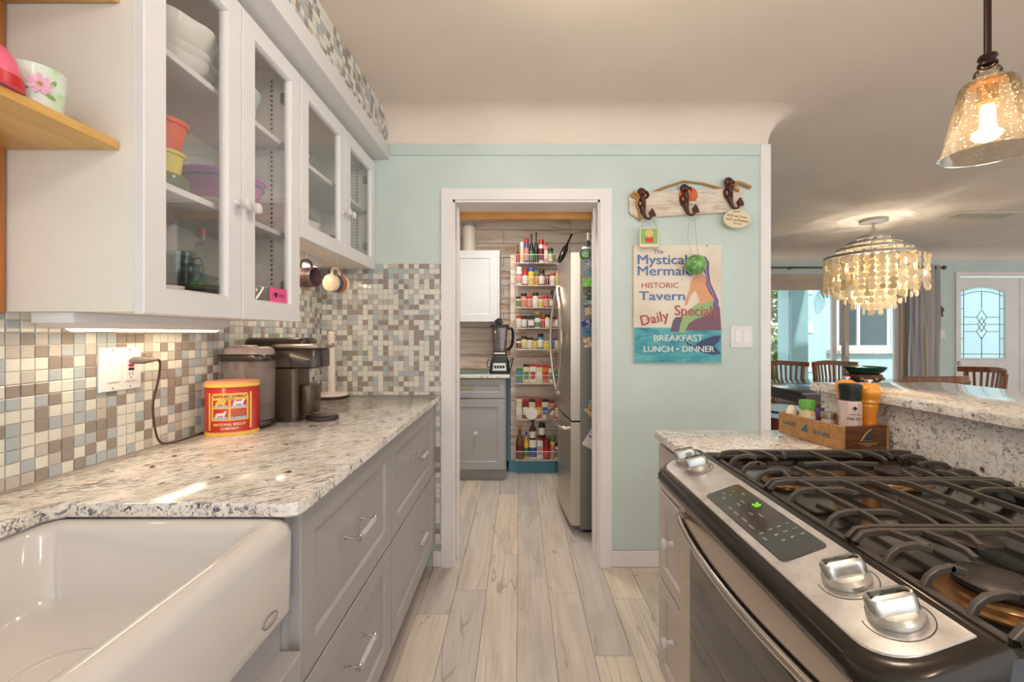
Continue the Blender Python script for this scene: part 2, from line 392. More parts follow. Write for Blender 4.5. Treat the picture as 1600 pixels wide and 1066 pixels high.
# ---- pantry shell with whitewashed planks
PYB = 4.27
S('wall_pantry_left', B().box(-1.25, -1.1, 2.53, PYB, 0, CZ), WHITE)
wp = S('wall_pantry_back', B().box(-1.25, 1.3, PYB + .016, PYB + .12, 0, CZ), paint('plank_gap', (70, 52, 38), .8))
SHIP = wood('whitewashed_plank', (172, 124, 84), (222, 202, 184), (234, 218, 206), (.5, 1, 5), 4, .6, rnd=23)
plk = {}
def shiplap(parent, x0, x1, z0, z1, y):
    k = (round(x1 - x0, 3), round(z1 - z0, 3))
    if k not in plk: plk[k] = B().fbox('ny', 0, 0, k[0], 0, k[1], 0, .014, .0015).mesh('plank', SHIP, 0)
    link('plank', plk[k], parent, loc=(x0, y, z0))
z, i = 2.437, 0
PH = .1385
while z > 0:
    z0 = max(z - PH, 0)
    for a, c in (((-1.1, .50), (.503, 1.2)) if i % 2 == 0 else ((-1.1, -.16), (-.157, .82), (.823, 1.2))): shiplap(wp, a, c, z0 + .004, z, PYB + .016)
    z -= PH; i += 1
# clad panel behind the wire rack, blue base and edge
rp = T('wall_pantry_panel', None, None, kind='structure')
B().box(-.075, .47, 3.962, PYB, .1, 1.99).obj('core', paint('plank_gap', (70, 52, 38), .8), rp)
z = 1.99
while z > .1:
    z0 = max(z - PH * .97, .1); shiplap(rp, -.085, .47, z0 + .003, z, 3.962); z -= PH * .97
BLUEP = paint('blue_base_paint', (86, 150, 172), .45)
b = B(); b.loops([[(-.10, 3.93, z), (.33, 3.93, z), (.40, 4.0, z), (.40, PYB, z), (-.10, PYB, z)] for z in (0, .105)]); b.obj('base_board', BLUEP, rp)
B().box(-.115, -.088, 3.93, 3.975, .1, .95).obj('edge_board', BLUEP, rp)
# ---- sliding patio door
sd = T('door_1', None, None, kind='structure')
FRM = paint('door_frame_white', (214, 208, 204), .4, .02); FRB = mat('door_frame_bronze', (184, 166, 150), .45)
b = B(); b.box(3.3, 5.42, 6.02, 6.14, 1.96, 2.03).box(3.3, 3.36, 6.02, 6.14, 0, 2).box(5.36, 5.42, 6.02, 6.14, 0, 2).box(3.3, 5.42, 6.02, 6.14, 0, .04); b.obj('outer_frame', FRB, sd)
for x0, x1, y in ((3.36, 4.62, 6.03), (4.42, 5.37, 6.08)):
    p = B(); p.frame('ny', y + .04, x0, x1, .04, 1.965, .04, .075 if y < 6.05 else .06, .01, True); p = p.obj('sliding_panel', FRB if y < 6.05 else FRM, sd)
    B().box(x0 + .07, x1 - .07, y + .018, y + .024, .11, 1.9).obj('glass', CLEAR, p)
B().box(4.55, 4.57, 5.99, 6.02, .95, 1.15, .004).obj('handle', FRM, sd)
b = B(); b.box(3.2, 5.5, 5.985, 6.0, 2.02, 2.10); b.obj('head_trim', paint('header_beige', (186, 170, 152), .5), sd)
# ---- front door and its neighbour leaf
def leaf(name, x0, x1, glazed):
    d = T(name, None, None, kind='structure')
    if glazed:
        gx0, gx1, gz0, gz1 = 6.17, 6.785, .93, 1.92
        arch = lambda i, rise: [(gx0 + i, gz0 + i)] + [(gx1 - i, gz0 + i)] + [(gx1 - i - (gx1 - gx0 - 2 * i) * k / 12, gz1 - i - rise + rise * math.sin(math.pi * k / 12)) for k in range(13)]
        o_ = [(x0, .01), (x1, .01)] + [(x1 - (x1 - x0) * k / 12, 2.06) for k in range(13)]
        F = FACES['ny']
        p = B(); p.loops([[F(6.06, u, v, t) for u, v in l] for t, l in ((0, o_), (.045, o_), (.045, arch(-.03, .07)), (.055, arch(-.02, .07)), (.055, arch(-.008, .07)), (.02, arch(0, .07)), (0, arch(0, .07)))], False, False)
        p.obj('slab', TRIMW, d, smooth=25)
        g = B(); g.fpoly('ny', 6.04, arch(0, .07), 0, .006)
        gm = mat('frosted_door_glass', (206, 238, 246), .35); gl = g.obj('glass', gm, d)
        N, Lk, bs = nodes(gm); tr = N.new('ShaderNodeBsdfTranslucent'); tr.inputs[0].default_value = lin((240, 252, 255)); ms = N.new('ShaderNodeMixShader'); ms.inputs[0].default_value = .9
        Lk.new(bs.outputs[0], ms.inputs[1]); Lk.new(tr.outputs[0], ms.inputs[2]); Lk.new(ms.outputs[0], N['Material Output'].inputs[0])
        LEAD = mat('lead_came', (110, 116, 118), .5, .5)
        c = B(); cx = (gx0 + gx1) / 2; q = lambda u, v: (u, 6.031, v)
        def ln(*p): c.tube([q(*k) for k in p], .0045, 5, up=(0, 1, 0))
        e = .055; ln((gx0 + e, gz0), (gx0 + e, gz1 - .04)); ln((gx1 - e, gz0), (gx1 - e, gz1 - .04)); ln((gx0, gz0 + e), (gx1, gz0 + e))
        ln(*[(gx1 - (gx1 - gx0) * k / 12, gz1 - e - .07 + .07 * math.sin(math.pi * k / 12)) for k in range(13)])
        ln((cx, gz0), (cx, 1.22)); ln((cx, 1.62), (cx, gz1 - e)); 
        for h in (1.30, 1.40, 1.50): ln((gx0 + e if h != 1.4 else gx0, h), (cx - .065, h)); ln((cx + .065, h), (gx1 - e if h != 1.4 else gx1, h))
        for zc, hh, ww in ((1.40, .10, .055), (1.50, .105, .07), (1.30, .105, .07)): ln((cx, zc - hh), (cx + ww, zc), (cx, zc + hh), (cx - ww, zc), (cx, zc - hh))
        for h in (1.2, 1.62): ln((gx0, h), (gx0 + e, h)); ln((gx1 - e, h), (gx1, h))
        c.obj('came', LEAD, gl)
        k = B(); k.lathe([(.028, 0), (.028, .008), (.012, .012), (.012, .03), (.027, .04), (.03, .055), (.02, .065)], (6.10, 6.015, .86), 16, ax='y'); k.obj('door_knob', NICKEL, d)
        k = B(); k.lathe([(.022, 0), (.022, .01), (.012, .014)], (6.09, 6.015, 1.03), 14, ax='y'); k.obj('deadbolt', NICKEL, d)
    else:
        B().frame('ny', 6.06, x0, x1, .01, 2.06, .045, .12, .01).obj('slab', TRIMW, d)
    return d
d2 = leaf('door_2', 6.13, 6.985, True)
b = B(); b.box(6.07, 6.128, 5.978, 5.9995, 0, 2.064, .002).box(6.07, 7.96, 5.978, 5.9995, 2.065, 2.135, .002).box(7.9, 7.96, 5.978, 5.9995, 0, 2.064, .002); b.obj('casing', TRIMW, d2)
leaf('door_3', 7.0, 7.9, False)
# ---- patio outside
PAT = paint('patio_aqua', (186, 220, 226), .7, .02); PAV = paint('patio_paving', (190, 182, 170), .8, .08, 4)
S('ground_patio', B().box(-2, 16, 6.18, 22, -.12, -.04), PAV)
wo = S('wall_patio', B().box(5.15, 5.9, 8.0, 8.2, 0, 2.6).box(5.9, 6.9, 8.0, 8.2, 0, 1.0).box(5.9, 6.9, 8.0, 8.2, 2.02, 2.6).box(6.9, 9.5, 8.0, 8.2, 0, 2.6), PAT)
wn = T('window_1', None, None, kind='structure')
B().frame('ny', 8.06, 5.9, 6.9, 1.0, 2.02, .05, .05, .01, True).box(6.28, 6.33, 8.0, 8.05, 1.05, 1.97).obj('frame', mat('window_vinyl', (236, 238, 240), .4), wn)
B().box(5.95, 6.85, 8.03, 8.04, 1.05, 1.97).obj('glass', mat('dark_window_glass', (70, 88, 92), .05), wn)
B().box(5.72, 6.98, 7.93, 8.0, .90, .99, .01).obj('sill', GRAN_R, wn)
b = B(); rg = random.Random(2)
for i in range(6): z0 = .2 + i * .36; b.box(5.13, 5.13 + .22 + .1 * (i % 2), 7.985, 8.0, z0, z0 + .18, .01)
b.obj('quoin_stones', mat('quoin_white', (226, 236, 236), .6), wo, kind='stuff')
S('column_patio', B().box(4.50, 4.83, 7.2, 7.5, 0, 2.5), paint('column_aqua', (150, 196, 202), .7, .03))
S('roof_patio', B().box(2.0, 4.9, 6.18, 7.6, 2.55, 2.65).box(-1, 4.9, 7.15, 7.55, 2.30, 2.55), mat('patio_soffit', (214, 214, 212), .7))

# ================================================================ LEFT RUN: counter, sink, base and wall cabinets
CT = .928
b = B(); pl = [(-1.0725, -.6), (-.905, -.6), (-.905, .815), (-.885, .838), (-.455, .838), (-.437, .845), (-.43, .862), (-.43, YB - .004), (-1.0725, YB - .004)]
def inset(poly, d):
    n = len(poly); out = []
    for i in range(n):
        p0, p1, p2 = (Vector(poly[k % n]) for k in (i - 1, i, i + 1))
        e1, e2 = (p1 - p0).normalized(), (p2 - p1).normalized(); n1, n2 = Vector((-e1.y, e1.x)), Vector((-e2.y, e2.x))
        k = n1 + n2; k = k / max(k.length_squared / 2, .2) if k.length > 1e-6 else n1
        out.append(tuple(p1 + k * d))
    return out
def slab(b, poly, z0, z1, e=.004):
    for_ = [(z0, e), (z0 + e, 0), (z1 - e, 0), (z1 - e * .3, e * .3), (z1, e)]
    return b.loops([[(x, y, z) for x, y in inset(poly, i)] for z, i in for_])
slab(b, pl, .899, CT); b.obj('worktop', GRAN_L, None, 'long streaked granite worktop along the mosaic wall, notched around the sink', 'countertop')

# farmhouse sink
sk = T('farmhouse_sink', 'white porcelain farmhouse sink with a deep apron front, set into the granite worktop', 'sink', (-.7, .42, .70))
b = B(); L = []
for z, i, r in ((.702, .022, .02), (.708, .008, .03), (.72, 0, .035), (.868, 0, .03), (.884, .005, .028), (.893, .014, .026), (.8965, .026, .024),
                (.8965, .036, .03), (.892, .047, .035), (.88, .053, .04), (.77, .066, .05), (.748, .076, .055), (.739, .10, .06), (.735, .14, .06)):
    L.append([(x, y, z) for x, y in rrect(-.962 + i, -.449 - i, -.02 + i, .868 - i, r, 6)])
b.loops(L); b.obj('basin', PORC, sk, smooth=60)
b = B(); b.lathe([(.052, .7353), (.052, .7375), (.046, .738), (.044, .7362), (.01, .7358)], (-.715, .66, 0), 28); dr = b.obj('drain', PORC, sk)
b = B(); b.tube([(-.715 + .052 * math.cos(R(a)), .66 + .052 * math.sin(R(a)), .7365) for a in range(0, 360, 12)], .0012, 5, True); b.obj('drain_ring', mat('drain_bronze', (120, 106, 84), .3, .8), dr)
b = B(); b.tube([(-.4485, .775 + .022 * math.cos(R(a)), .742 + .010 * math.sin(R(a))) for a in range(0, 360, 20)], .0009, 5, True, up=(1, 0, 0)); b.obj('maker_mark', mat('mark_grey', (120, 110, 105)), sk)

PULLG = mat('pull_glass', (232, 232, 230), .06); PULLG.node_tree.nodes['Principled BSDF'].inputs['Alpha'].default_value = .45
KICK = paint('toe_kick_wood', (104, 62, 48), .6)
def pull(par, y, z, x=-.452, ln=.115):
    for s in (-1, 1):
        yy = y + s * ln / 2; b = B()
        b.lathe([(.0085, 0), (.0085, .003), (.0045, .006), (.0045, .03), (.008, .032), (.008, .046), (.0045, .048)], (x, yy, z), 12, ax='x')
        b.lathe([(.008, -.006), (.0095, 0), (.008, .006)], (x + .039, yy, z), 12, ax='Y')
        b.obj('handle_post', CHROME, par)
    b = B(); b.tube([(x + .039, y - ln / 2 + .004, z), (x + .039, y + ln / 2 - .004, z)], .0065, 6); b.obj('glass_bar', PULLG, par)
def base_unit(y0, y1, label, dy, drawers):
    t = T('base_cabinet', label, 'cabinet', (-.7, (y0 + y1) / 2, 0), 'grey base cabinets under the streaked worktop')
    B().box(-1.06, -.474, y0, y1, .14, .8985).obj('body', GREY, t)
    B().box(-1.06, -.535, y0, y1, .0, .139).obj('toe_kick', KICK, t)
    for z0, z1, hz in drawers:
        d = B().frame('px', -.474, y0 + dy, y1 - .003, z0, z1, .022, .062, .009).obj('drawer', GREY, t)
        pull(d, (y0 + y1) / 2 - .025, hz)
    return t
base_unit(.868, 1.517, 'grey two-drawer base cabinet with glass bar pulls beside the white sink', .02, ((.53, .889, .732), (.145, .522, .398)))
t2 = base_unit(1.521, 2.27, 'grey two-drawer base cabinet with glass bar pulls next to the pantry doorway', .003, ((.53, .889, .730), (.145, .522, .37)))
B().box(-.49, -.458, 2.271, 2.325, .14, .8985).obj('filler', GREY, t2)
t = T('sink_cabinet', 'grey cabinet with doors below the white sink apron', 'cabinet', (-.7, .42, 0))
B().box(-1.06, -.482, -.02, .866, .14, .70).obj('body', GREY, t)
B().box(-1.06, -.535, -.02, .866, 0, .139).obj('toe_kick', KICK, t)
for y0, y1 in ((-.015, .42), (.425, .862)): B().frame('px', -.482, y0, y1, .15, .622, .045, .06, .009).obj('door', GREY, t)

# wall cabinets with glazed doors
def knob(par, x, y, z, i):
    b = B(); b.lathe([(.009, 0), (.009, .003), (.006, .006), (.006, .014), (.013, .018), (.0165, .026), (.0145, .034), (.006, .038)], (x, y, z), 16, ax='x'); k = b.obj('knob', PORC, par)
    b = B(); rg = random.Random(i)
    for j, c in enumerate(((110, 150, 70), (214, 190, 60), (70, 90, 150), (120, 160, 90))):
        a = R(90 * j + 30 * i); b.mi = j; b.lathe([(.0045, 0), (.001, .0012)], (x + .0365 - .001, y + .006 * math.cos(a), z + .006 * math.sin(a)), 8, ax='x')
    b.obj('painted_flower', [plain((110, 150, 70)), plain((214, 190, 60)), plain((70, 90, 150)), plain((120, 160, 90))], k)
def wall_unit(y0, y1, z0, z1, label, shelves, kz):
    t = T('wall_cabinet', label, 'cabinet', (-.94, (y0 + y1) / 2, z0), 'white glazed wall cabinets')
    x0, x1 = -1.072, -.806
    b = B(); b.box(x0, x1, y0, y0 + .018, z0, z1).box(x0, x1, y1 - .018, y1, z0, z1).box(x0, x1, y0 + .018, y1 - .018, z0, z0 + .018).box(x0, x1, y0 + .018, y1 - .018, z1 - .018, z1).box(x0, x0 + .008, y0 + .018, y1 - .018, z0 + .018, z1 - .018)
    b.obj('body', INNER, t)
    for q in (y0, y1 - .022): B().box(x1, x1 + .004, q, q + .022, z0, z1).obj('face_stile', WHITE, t)
    for s in shelves: B().box(x0 + .009, x1 - .015, y0 + .019, y1 - .019, s - .018, s, .002).obj('shelf', WHITE, t)
    ym = (y0 + y1) / 2
    for i, (a, c) in enumerate(((y0 + .002, ym - .0015), (ym + .0015, y1 - .002))):
        d = B().frame('px', x1 + .004, a, c, z0 - .004, z1 - .02, .02, .056, .009, True).obj('door', WHITE, t)
        B().box(x1 + .010, x1 + .014, a + .058, c - .058, z0 + .054, z1 - .078).obj('glass', CLEAR, d)
        knob(d, x1 + .024, ym + (-.026 if i == 0 else .026), kz, i)
        for hz in (z0 + .1, z1 - .14): B().box(x1 - .03, x1 + .003, (a + .008) if i == 0 else (c - .03), (a + .03) if i == 0 else (c - .008), hz, hz + .04, .003).obj('hinge', NICKEL, d)
    for yy, sg in ((y1 - .0185, -1), (y0 + .0185, 1)):
        b = B(); b.box(-.88, -.862, min(yy, yy + sg * .004), max(yy, yy + sg * .004), z0 + .03, z1 - .04)
        b.obj('shelf_track', mat('track_white', (225, 222, 218), .4), t)
    b = B(); zz = z0 + .06
    while zz < z1 - .06:
        b.box(-.874, -.868, y1 - .0235, y1 - .0224, zz, zz + .008); zz += .0165
    b.obj('track_slots', BLACK, t, kind='stuff')
    return t
wall_unit(.893, 1.533, 1.305, 2.204, 'large white wall cabinet with two glazed doors and flowered knobs above the outlet', (1.612, 1.925), 1.62)
wall_unit(1.536, 2.328, 1.61, 2.204, 'shorter white wall cabinet with two glazed doors in the corner by the aqua wall', (1.925,), 1.80)
# under-cabinet lamps
LED = mat('lamp_diffuser', (255, 240, 215), .4, emit=(255, 222, 178), es=4)
for y0, y1, z, lb in ((.905, 1.395, 1.3045, 'white under-cabinet strip light glowing above the outlet'), (1.6, 2.06, 1.6095, 'white under-cabinet strip light glowing beside the hanging mugs')):
    t = T('strip_light', lb, 'light', (-.985, (y0 + y1) / 2, z), 'under-cabinet strip lights')
    b = B(); b.loops([[(x, y, zz) for x, y in rrect(-1.03 + i, -.94 - i, y0 + i * 2, y1 - i * 2, .004, 2)] for zz, i in ((z, 0), (z - .022, 0), (z - .034, .014))], True, True); b.obj('housing', WHITE, t)
    b = B(); b.loops([[(x, y, zz) for x, y in rrect(-1.012 + i, -.958 - i, y0 + .05 + i, y1 - .02 - i, .004, 2)] for zz, i in ((z - .0341, 0), (z - .0405, .006))]); b.obj('diffuser', LED, t)

# pine shelves beside the cabinet
PINE = wood('yellow_pine', (204, 150, 72), (222, 176, 100), (232, 194, 124), (6, .6, 6), 5, .4)
for z, lb in ((1.658, 'yellow pine shelf holding the floral mug beside the white cabinet'), (1.962, 'upper yellow pine shelf at the top corner of the white cabinet')):
    B().box(-1.07, -.829, .1, .890, z - .019, z, .002).obj('pine_shelf', PINE, None, lb, 'shelf', 'pine shelves')
S('trim_3', B().box(-1.073, -1.061, .79, .888, 1.30, 2.2, .003), wood('orange_pine_v', (176, 104, 40), (190, 120, 52), (206, 140, 70), (8, 8, .6)))
# things on the pine shelf
def floral():
    m = mat('floral_glaze', (200, 220, 224), .15, coat=.5); v = coords(m, (1, 1, 1))
    c = ramp(m, noise(m, v, 14, 3), [(.35, (150, 196, 206)), (.5, (224, 232, 226)), (.62, (206, 224, 196)), (.75, (150, 190, 110))]); return base(m, c)
MX, MY = -.872, .777
pt = T('floral_mug', 'pale blue ceramic mug with a painted pink flower on the pine shelf', 'mug', (MX, MY, 1.658))
b = B(); b.lathe([(.030, 1.6585), (.033, 1.661), (.036, 1.69), (.038, 1.729), (.0385, 1.732), (.036, 1.732), (.034, 1.69), (.028, 1.667)], (MX, MY, 0), 28); b.obj('body', floral(), pt)
pc = Vector((MX, MY, 1.698)); dirv = Vector((-MX, -MY, 0)).normalized(); tv = Vector((-dirv.y, dirv.x, 0))
def on_pot(u, v, d):
    k = .58; u, v = u * k, v * k; r = .0366 + v * .04 + d; a = u / r
    return Vector((pc.x, pc.y, pc.z + v)) + (dirv * math.cos(a) + tv * math.sin(a)) * r
b = B()
for k in range(9):
    a = R(40 * k + 10); ring = []
    for j in range(8):
        t = R(45 * j); u0, v0 = .019 + .013 * math.cos(t), .0065 * math.sin(t)
        ring.append((.006 + u0 * math.cos(a) - v0 * math.sin(a), u0 * math.sin(a) + v0 * math.cos(a)))
    b.loops([[tuple(on_pot(u, v, d)) for u, v in ring] for d in (0, .001)])
fo = b.obj('painted_flower', mat('petal_pink', (228, 172, 200), .3), pt)
b = B(); b.loops([[tuple(on_pot(.006 + .006 * math.cos(R(45 * j)), .006 * math.sin(R(45 * j)), d)) for j in range(8)] for d in (0, .0016)]); b.obj('flower_centre', plain((196, 140, 60)), fo)
b = B()
for cu, cv, an in ((.036, .012, 60), (.03, -.028, -20), (-.03, -.022, 200)):
    b.loops([[tuple(on_pot(cu + .013 * math.cos(R(30 * j)) * math.cos(R(an)) - .006 * math.sin(R(30 * j)) * math.sin(R(an)), cv + .013 * math.cos(R(30 * j)) * math.sin(R(an)) + .006 * math.sin(R(30 * j)) * math.cos(R(an)), d)) for j in range(12)] for d in (0, .0008)])
b.obj('painted_leaf', plain((120, 160, 84)), fo)
hd_ = (-dirv * .45 - tv * .89)
b = B(); b.tube([tuple(Vector((MX, MY, 1.695)) + hd_ * (.034 + .024 * math.sin(R(a))) + Vector((0, 0, .022 * math.cos(R(a))))) for a in range(0, 181, 15)], .004, 8); b.obj('handle', PORC, pt)
def bowl(name, label, c, r, h, m, cat='bowl', group=None, rim=None, seg=28, wall=.003, foot=.5, flare=0):
    p = [(r * foot, 0), (r * foot * 1.05, .002), (r * .80, h * .35), (r * .95, h * .8), (r + flare, h), (r + flare - wall, h), (r * .95 - wall, h * .8), (r * .78, h * .37), (r * foot, .006)]
    b = B(); b.lathe([(a, z + c[2]) for a, z in p], (c[0], c[1], 0), seg)
    o = b.obj(name, m, None, label, cat, group, 60)
    if rim: bb = B(); bb.tube([(c[0] + (r + flare) * math.cos(R(a)), c[1] + (r + flare) * math.sin(R(a)), c[2] + h) for a in range(0, 360, 15)], .0032, 6, True); bb.obj('rim', rim, o)
    return o
def dome(name, label, c, r, h, m, band=None):
    b = B(); b.lathe([(r, 0), (r * 1.02, .003), (r * .97, h * .3), (r * .8, h * .75), (r * .55, h), (r * .05, h * 1.01)], c, 28); o = b.obj(name, m, None, label, 'bowl', None, 60)
    if band: b = B(); b.lathe([(r * 1.025, .001), (r * 1.03, .012), (r * 1.0, .02)], c, 28, cap=False); b.obj('rim', band, o)
dome('upturned_pink_bowl', 'upturned pink plastic bowl with a red rim beside the floral mug', (-.857, .693, 1.6585), .039, .066, plain((232, 100, 130)), plain((198, 24, 36)))
dome('upturned_white_bowl', 'small upturned white bowl behind the pink bowl on the pine shelf', (-.965, .768, 1.6585), .03, .105, PORC)
b = B(); b.lathe([(.072, 0), (.075, .004), (.066, .012), (.06, .014)], (0, 0, 0), 26); b.tube([(.07 * math.cos(R(a)), .07 * math.sin(R(a)), .005) for a in range(0, 360, 15)], .0035, 6, True)
b.rot(74, 'Y', (0, 0, 0)).rot(8, 'Z', (0, 0, 0)).xf(Matrix.Translation((-1.042, .81, 1.7345))); b.obj('container_lid', pane('cloudy_plastic', (190, 186, 196), .4, .2), None, 'clear plastic container lid leaning behind the floral mug', 'lid')

# ---- contents of the large wall cabinet
MILK = mat('white_glassware', (232, 230, 224), .15, coat=.4)
x, y, z = -.935, 1.13, 1.9255
def scallop(name, label, c, r, h, m):
    b = B(); L = []
    for rr, zz, k in ((.45, 0, 0), (.5, .003, 0), (.8, h * .35, .3), (.95, h * .8, .8), (1.0, h, 1), (.97, h, 1), (.92, h * .8, .8), (.76, h * .4, .3), (.45, .008, 0)):
        L.append([(c[0] + r * rr * (1 + .035 * k * math.cos(8 * R(a))) * math.cos(R(a)), c[1] + r * rr * (1 + .035 * k * math.cos(8 * R(a))) * math.sin(R(a)), c[2] + zz) for a in range(0, 360, 6)])
    b.loops(L); return b.obj(name, m, None, label, 'bowl', 'white stacked dishes in the large wall cabinet', 70)
for i, (r, h, lb) in enumerate(((.108, .045, 'white shallow bowl at the bottom of the stack on the top cabinet shelf'), (.112, .045, 'white shallow bowl in the middle of the stack on the top cabinet shelf'), (.122, .085, 'tall scalloped white bowl topping the stack on the top cabinet shelf'))):
    scallop('stacked_bowl', lb, (x, y, z + i * .022), r, h, MILK)
def tumbler(name, label, c, r0, r1, h, m, cat='cup'):
    b = B(); b.lathe([(r0, 0), (r1 * .97, h * .85), (r1 * 1.08, h * .87), (r1 * 1.1, h), (r1, h), (r1 * .93, h * .85), (r0 * .9, .004)], (0, 0, 0), 22)
    return b.rot(0, 'X', (0, 0, 0)).xf(Matrix.Translation(c)).obj(name, m, None, label, cat)
b = B(); b.lathe([(.05, 0), (.055, .012), (.05, .03), (.03, .036)], (-.87, 1.05, 1.6125), 20); b.obj('trinket_dish', mat('olive_glass', (110, 104, 66), .2), None, 'small olive dish under the yellow cup in the wall cabinet', 'dish')
tumbler('yellow_cup', 'yellow plastic cup under the orange cup in the wall cabinet', (-.87, 1.05, 1.649), .034, .041, .052, plain((228, 208, 92)))
tumbler('orange_cup', 'orange plastic cup stacked on the yellow cup in the wall cabinet', (-.87, 1.05, 1.7015), .033, .047, .075, plain((222, 74, 34)))
PURP = pane('purple_plastic', (196, 120, 186), .35, .1); PURP = mat('purple_plastic_solid', (190, 120, 176), .3)
bowl('plastic_bowl', 'large pink and purple plastic bowl with a blue band on the middle shelf', (-.935, 1.35, 1.642), .118, .10, PURP, rim=plain((206, 140, 214)), foot=.6)
b = B(); b.tube([(-.935 + .1135 * math.cos(R(a)), 1.35 + .1135 * math.sin(R(a)), 1.642 + .082) for a in range(0, 360, 12)], .003, 6, True); b.obj('blue_band', plain((88, 130, 170)), bpy.data.objects['plastic_bowl'])
bowl('ramekin', 'white fluted ramekin at the bottom corner of the large wall cabinet', (-.846, 1.03, 1.3235), .036, .05, MILK, foot=.8)
def glass_dish(c, r, h, label, tint):
    t = bowl('glass_casserole', label, c, r, h, tint, 'dish', foot=.8, wall=.005); return t
gd = glass_dish((-.905, 1.185, 1.3235), .09, .06, 'clear glass casserole dish on the floor of the large wall cabinet', GLASSW)
b = B(); b.lathe([(.084, 0), (.086, .006), (.06, .034), (.02, .046), (.018, .06), (.026, .066), (.001, .07)], (-.905, 1.185, 1.384), 26); o = b.obj('lid', GLASSW, gd, 'domed glass lid')
b = B(); b.tube([(-.905 + .084 * math.cos(R(a)), 1.185 + .084 * math.sin(R(a)), 1.388) for a in range(0, 360, 12)], .004, 6, True); b.obj('lid_rim', mat('dark_amber', (66, 44, 36), .3), o)
t = T('measuring_cup', 'tall clear glass measuring cup with a handle behind the glass casserole', 'measuring cup', (-1.02, 1.28, 1.3235))
b = B(); b.lathe([(.036, 1.3235), (.042, 1.45), (.045, 1.50), (.041, 1.50), (.034, 1.33)], (-1.02, 1.28, 0), 22); b.obj('body', GLASSW, t)
b = B(); b.tube([(-.98, 1.287, 1.49), (-.953, 1.291, 1.488), (-.945, 1.293, 1.46), (-.956, 1.291, 1.42), (-.982, 1.287, 1.41)], .006, 8); b.obj('handle', mat('handle_glass', (206, 212, 208), .15), t)
bowl('mixing_bowl', 'pale blue mixing bowl on the top shelf of the large cabinet behind the second door', (-.945, 1.385, 1.9565), .098, .09, mat('pale_blue_ceramic', (206, 220, 224), .2, coat=.4))
bowl('cream_bowl', 'cream bowl under the pale blue mixing bowl on the top shelf', (-.945, 1.385, 1.9258), .085, .06, mat('cream_ceramic', (224, 214, 190), .2, coat=.4))
bowl('pale_bowl', 'pale yellow bowl under the large purple plastic bowl', (-.935, 1.35, 1.6128), .088, .055, plain((222, 214, 196)))
bowl('green_dish', 'dark green baking dish at the cabinet bottom behind the pink note', (-.945, 1.405, 1.3235), .095, .05, plain((74, 96, 76), .2), 'dish', foot=.8)
b = B(); b.box(-.99, -.90, 1.365, 1.45, 1.376, 1.40, .006); b.obj('folded_packet', plain((206, 190, 110)), None, 'yellow packet lying on the dark green baking dish', 'packet')
# pink note on the door glass
n = B(); n.fbox('px', -.7925, 1.362, 1.462, 1.362, 1.408, 0, .0008); n = n.obj('sticky_note', plain((238, 92, 150), .7), None, 'bright pink sticky note on the glass of the second cabinet door', 'note')
text('note_lettering', 'I ♥ BYN', .018, BLACK, n, (-.7915, 1.412, 1.384), (0, 1, 0), (0, 0, 1), ext=.0002)
# ---- contents of the corner wall cabinet
t = bowl('rimmed_bowl', 'white bowl with a dark rim on the corner cabinet shelf', (-.93, 1.72, 1.9258), .085, .065, MILK, rim=plain((70, 76, 84)))
bowl('upturned_bowl', 'white bowl stacked in the dark-rimmed bowl in the corner cabinet', (-.93, 1.72, 1.957), .074, .06, MILK)
t = T('casserole', 'white round casserole with a clear glass lid at the bottom of the corner cabinet', 'casserole', (-.92, 1.73, 1.6285))
b = B(); b.lathe([(.085, 1.6285), (.1, 1.64), (.108, 1.70), (.113, 1.705), (.108, 1.708), (.1, 1.70), (.08, 1.64)], (-.92, 1.73, 0), 28); b.obj('pot', MILK, t)
b = B(); b.lathe([(.106, 1.709), (.10, 1.725), (.06, 1.752), (.015, 1.76), (.014, 1.772), (.02, 1.78), (.001, 1.784)], (-.92, 1.73, 0), 28); b.obj('lid', GLASSW, t)
t = T('oil_bottle', 'amber bottle with an orange label in the corner cabinet', 'bottle', (-.90, 1.90, 1.6285))
b = B(); b.lathe([(.03, 1.6285), (.032, 1.64), (.032, 1.70), (.014, 1.73), (.013, 1.75)], (-.90, 1.90, 0), 16); b.obj('body', plain((206, 190, 160), .2), t)
b = B(); b.lathe([(.0335, 1.65), (.0335, 1.695)], (-.90, 1.90, 0), 16, cap=False); b.obj('label', plain((196, 110, 60)), t)
t = T('mason_jar', 'glass jar with a red lid in the corner cabinet', 'jar', (-.92, 2.12, 1.6285))
b = B(); b.lathe([(.036, 1.6285), (.038, 1.635), (.038, 1.70), (.03, 1.712), (.03, 1.72)], (-.92, 2.12, 0), 18); b.obj('body', plain((214, 208, 200), .15), t)
b = B(); b.lathe([(.033, 1.7205), (.033, 1.738), (.03, 1.74)], (-.92, 2.12, 0), 18); b.obj('lid', plain((170, 50, 48)), t)
bowl('stack_plate', 'white shallow dish on the corner cabinet shelf behind the second door', (-.93, 2.1, 1.9258), .08, .03, MILK, 'dish')
tumbler('drinking_glass', 'clear drinking glass beside the red-lidded jar in the corner cabinet', (-.885, 2.035, 1.629), .028, .033, .09, GLASSW, 'glass')

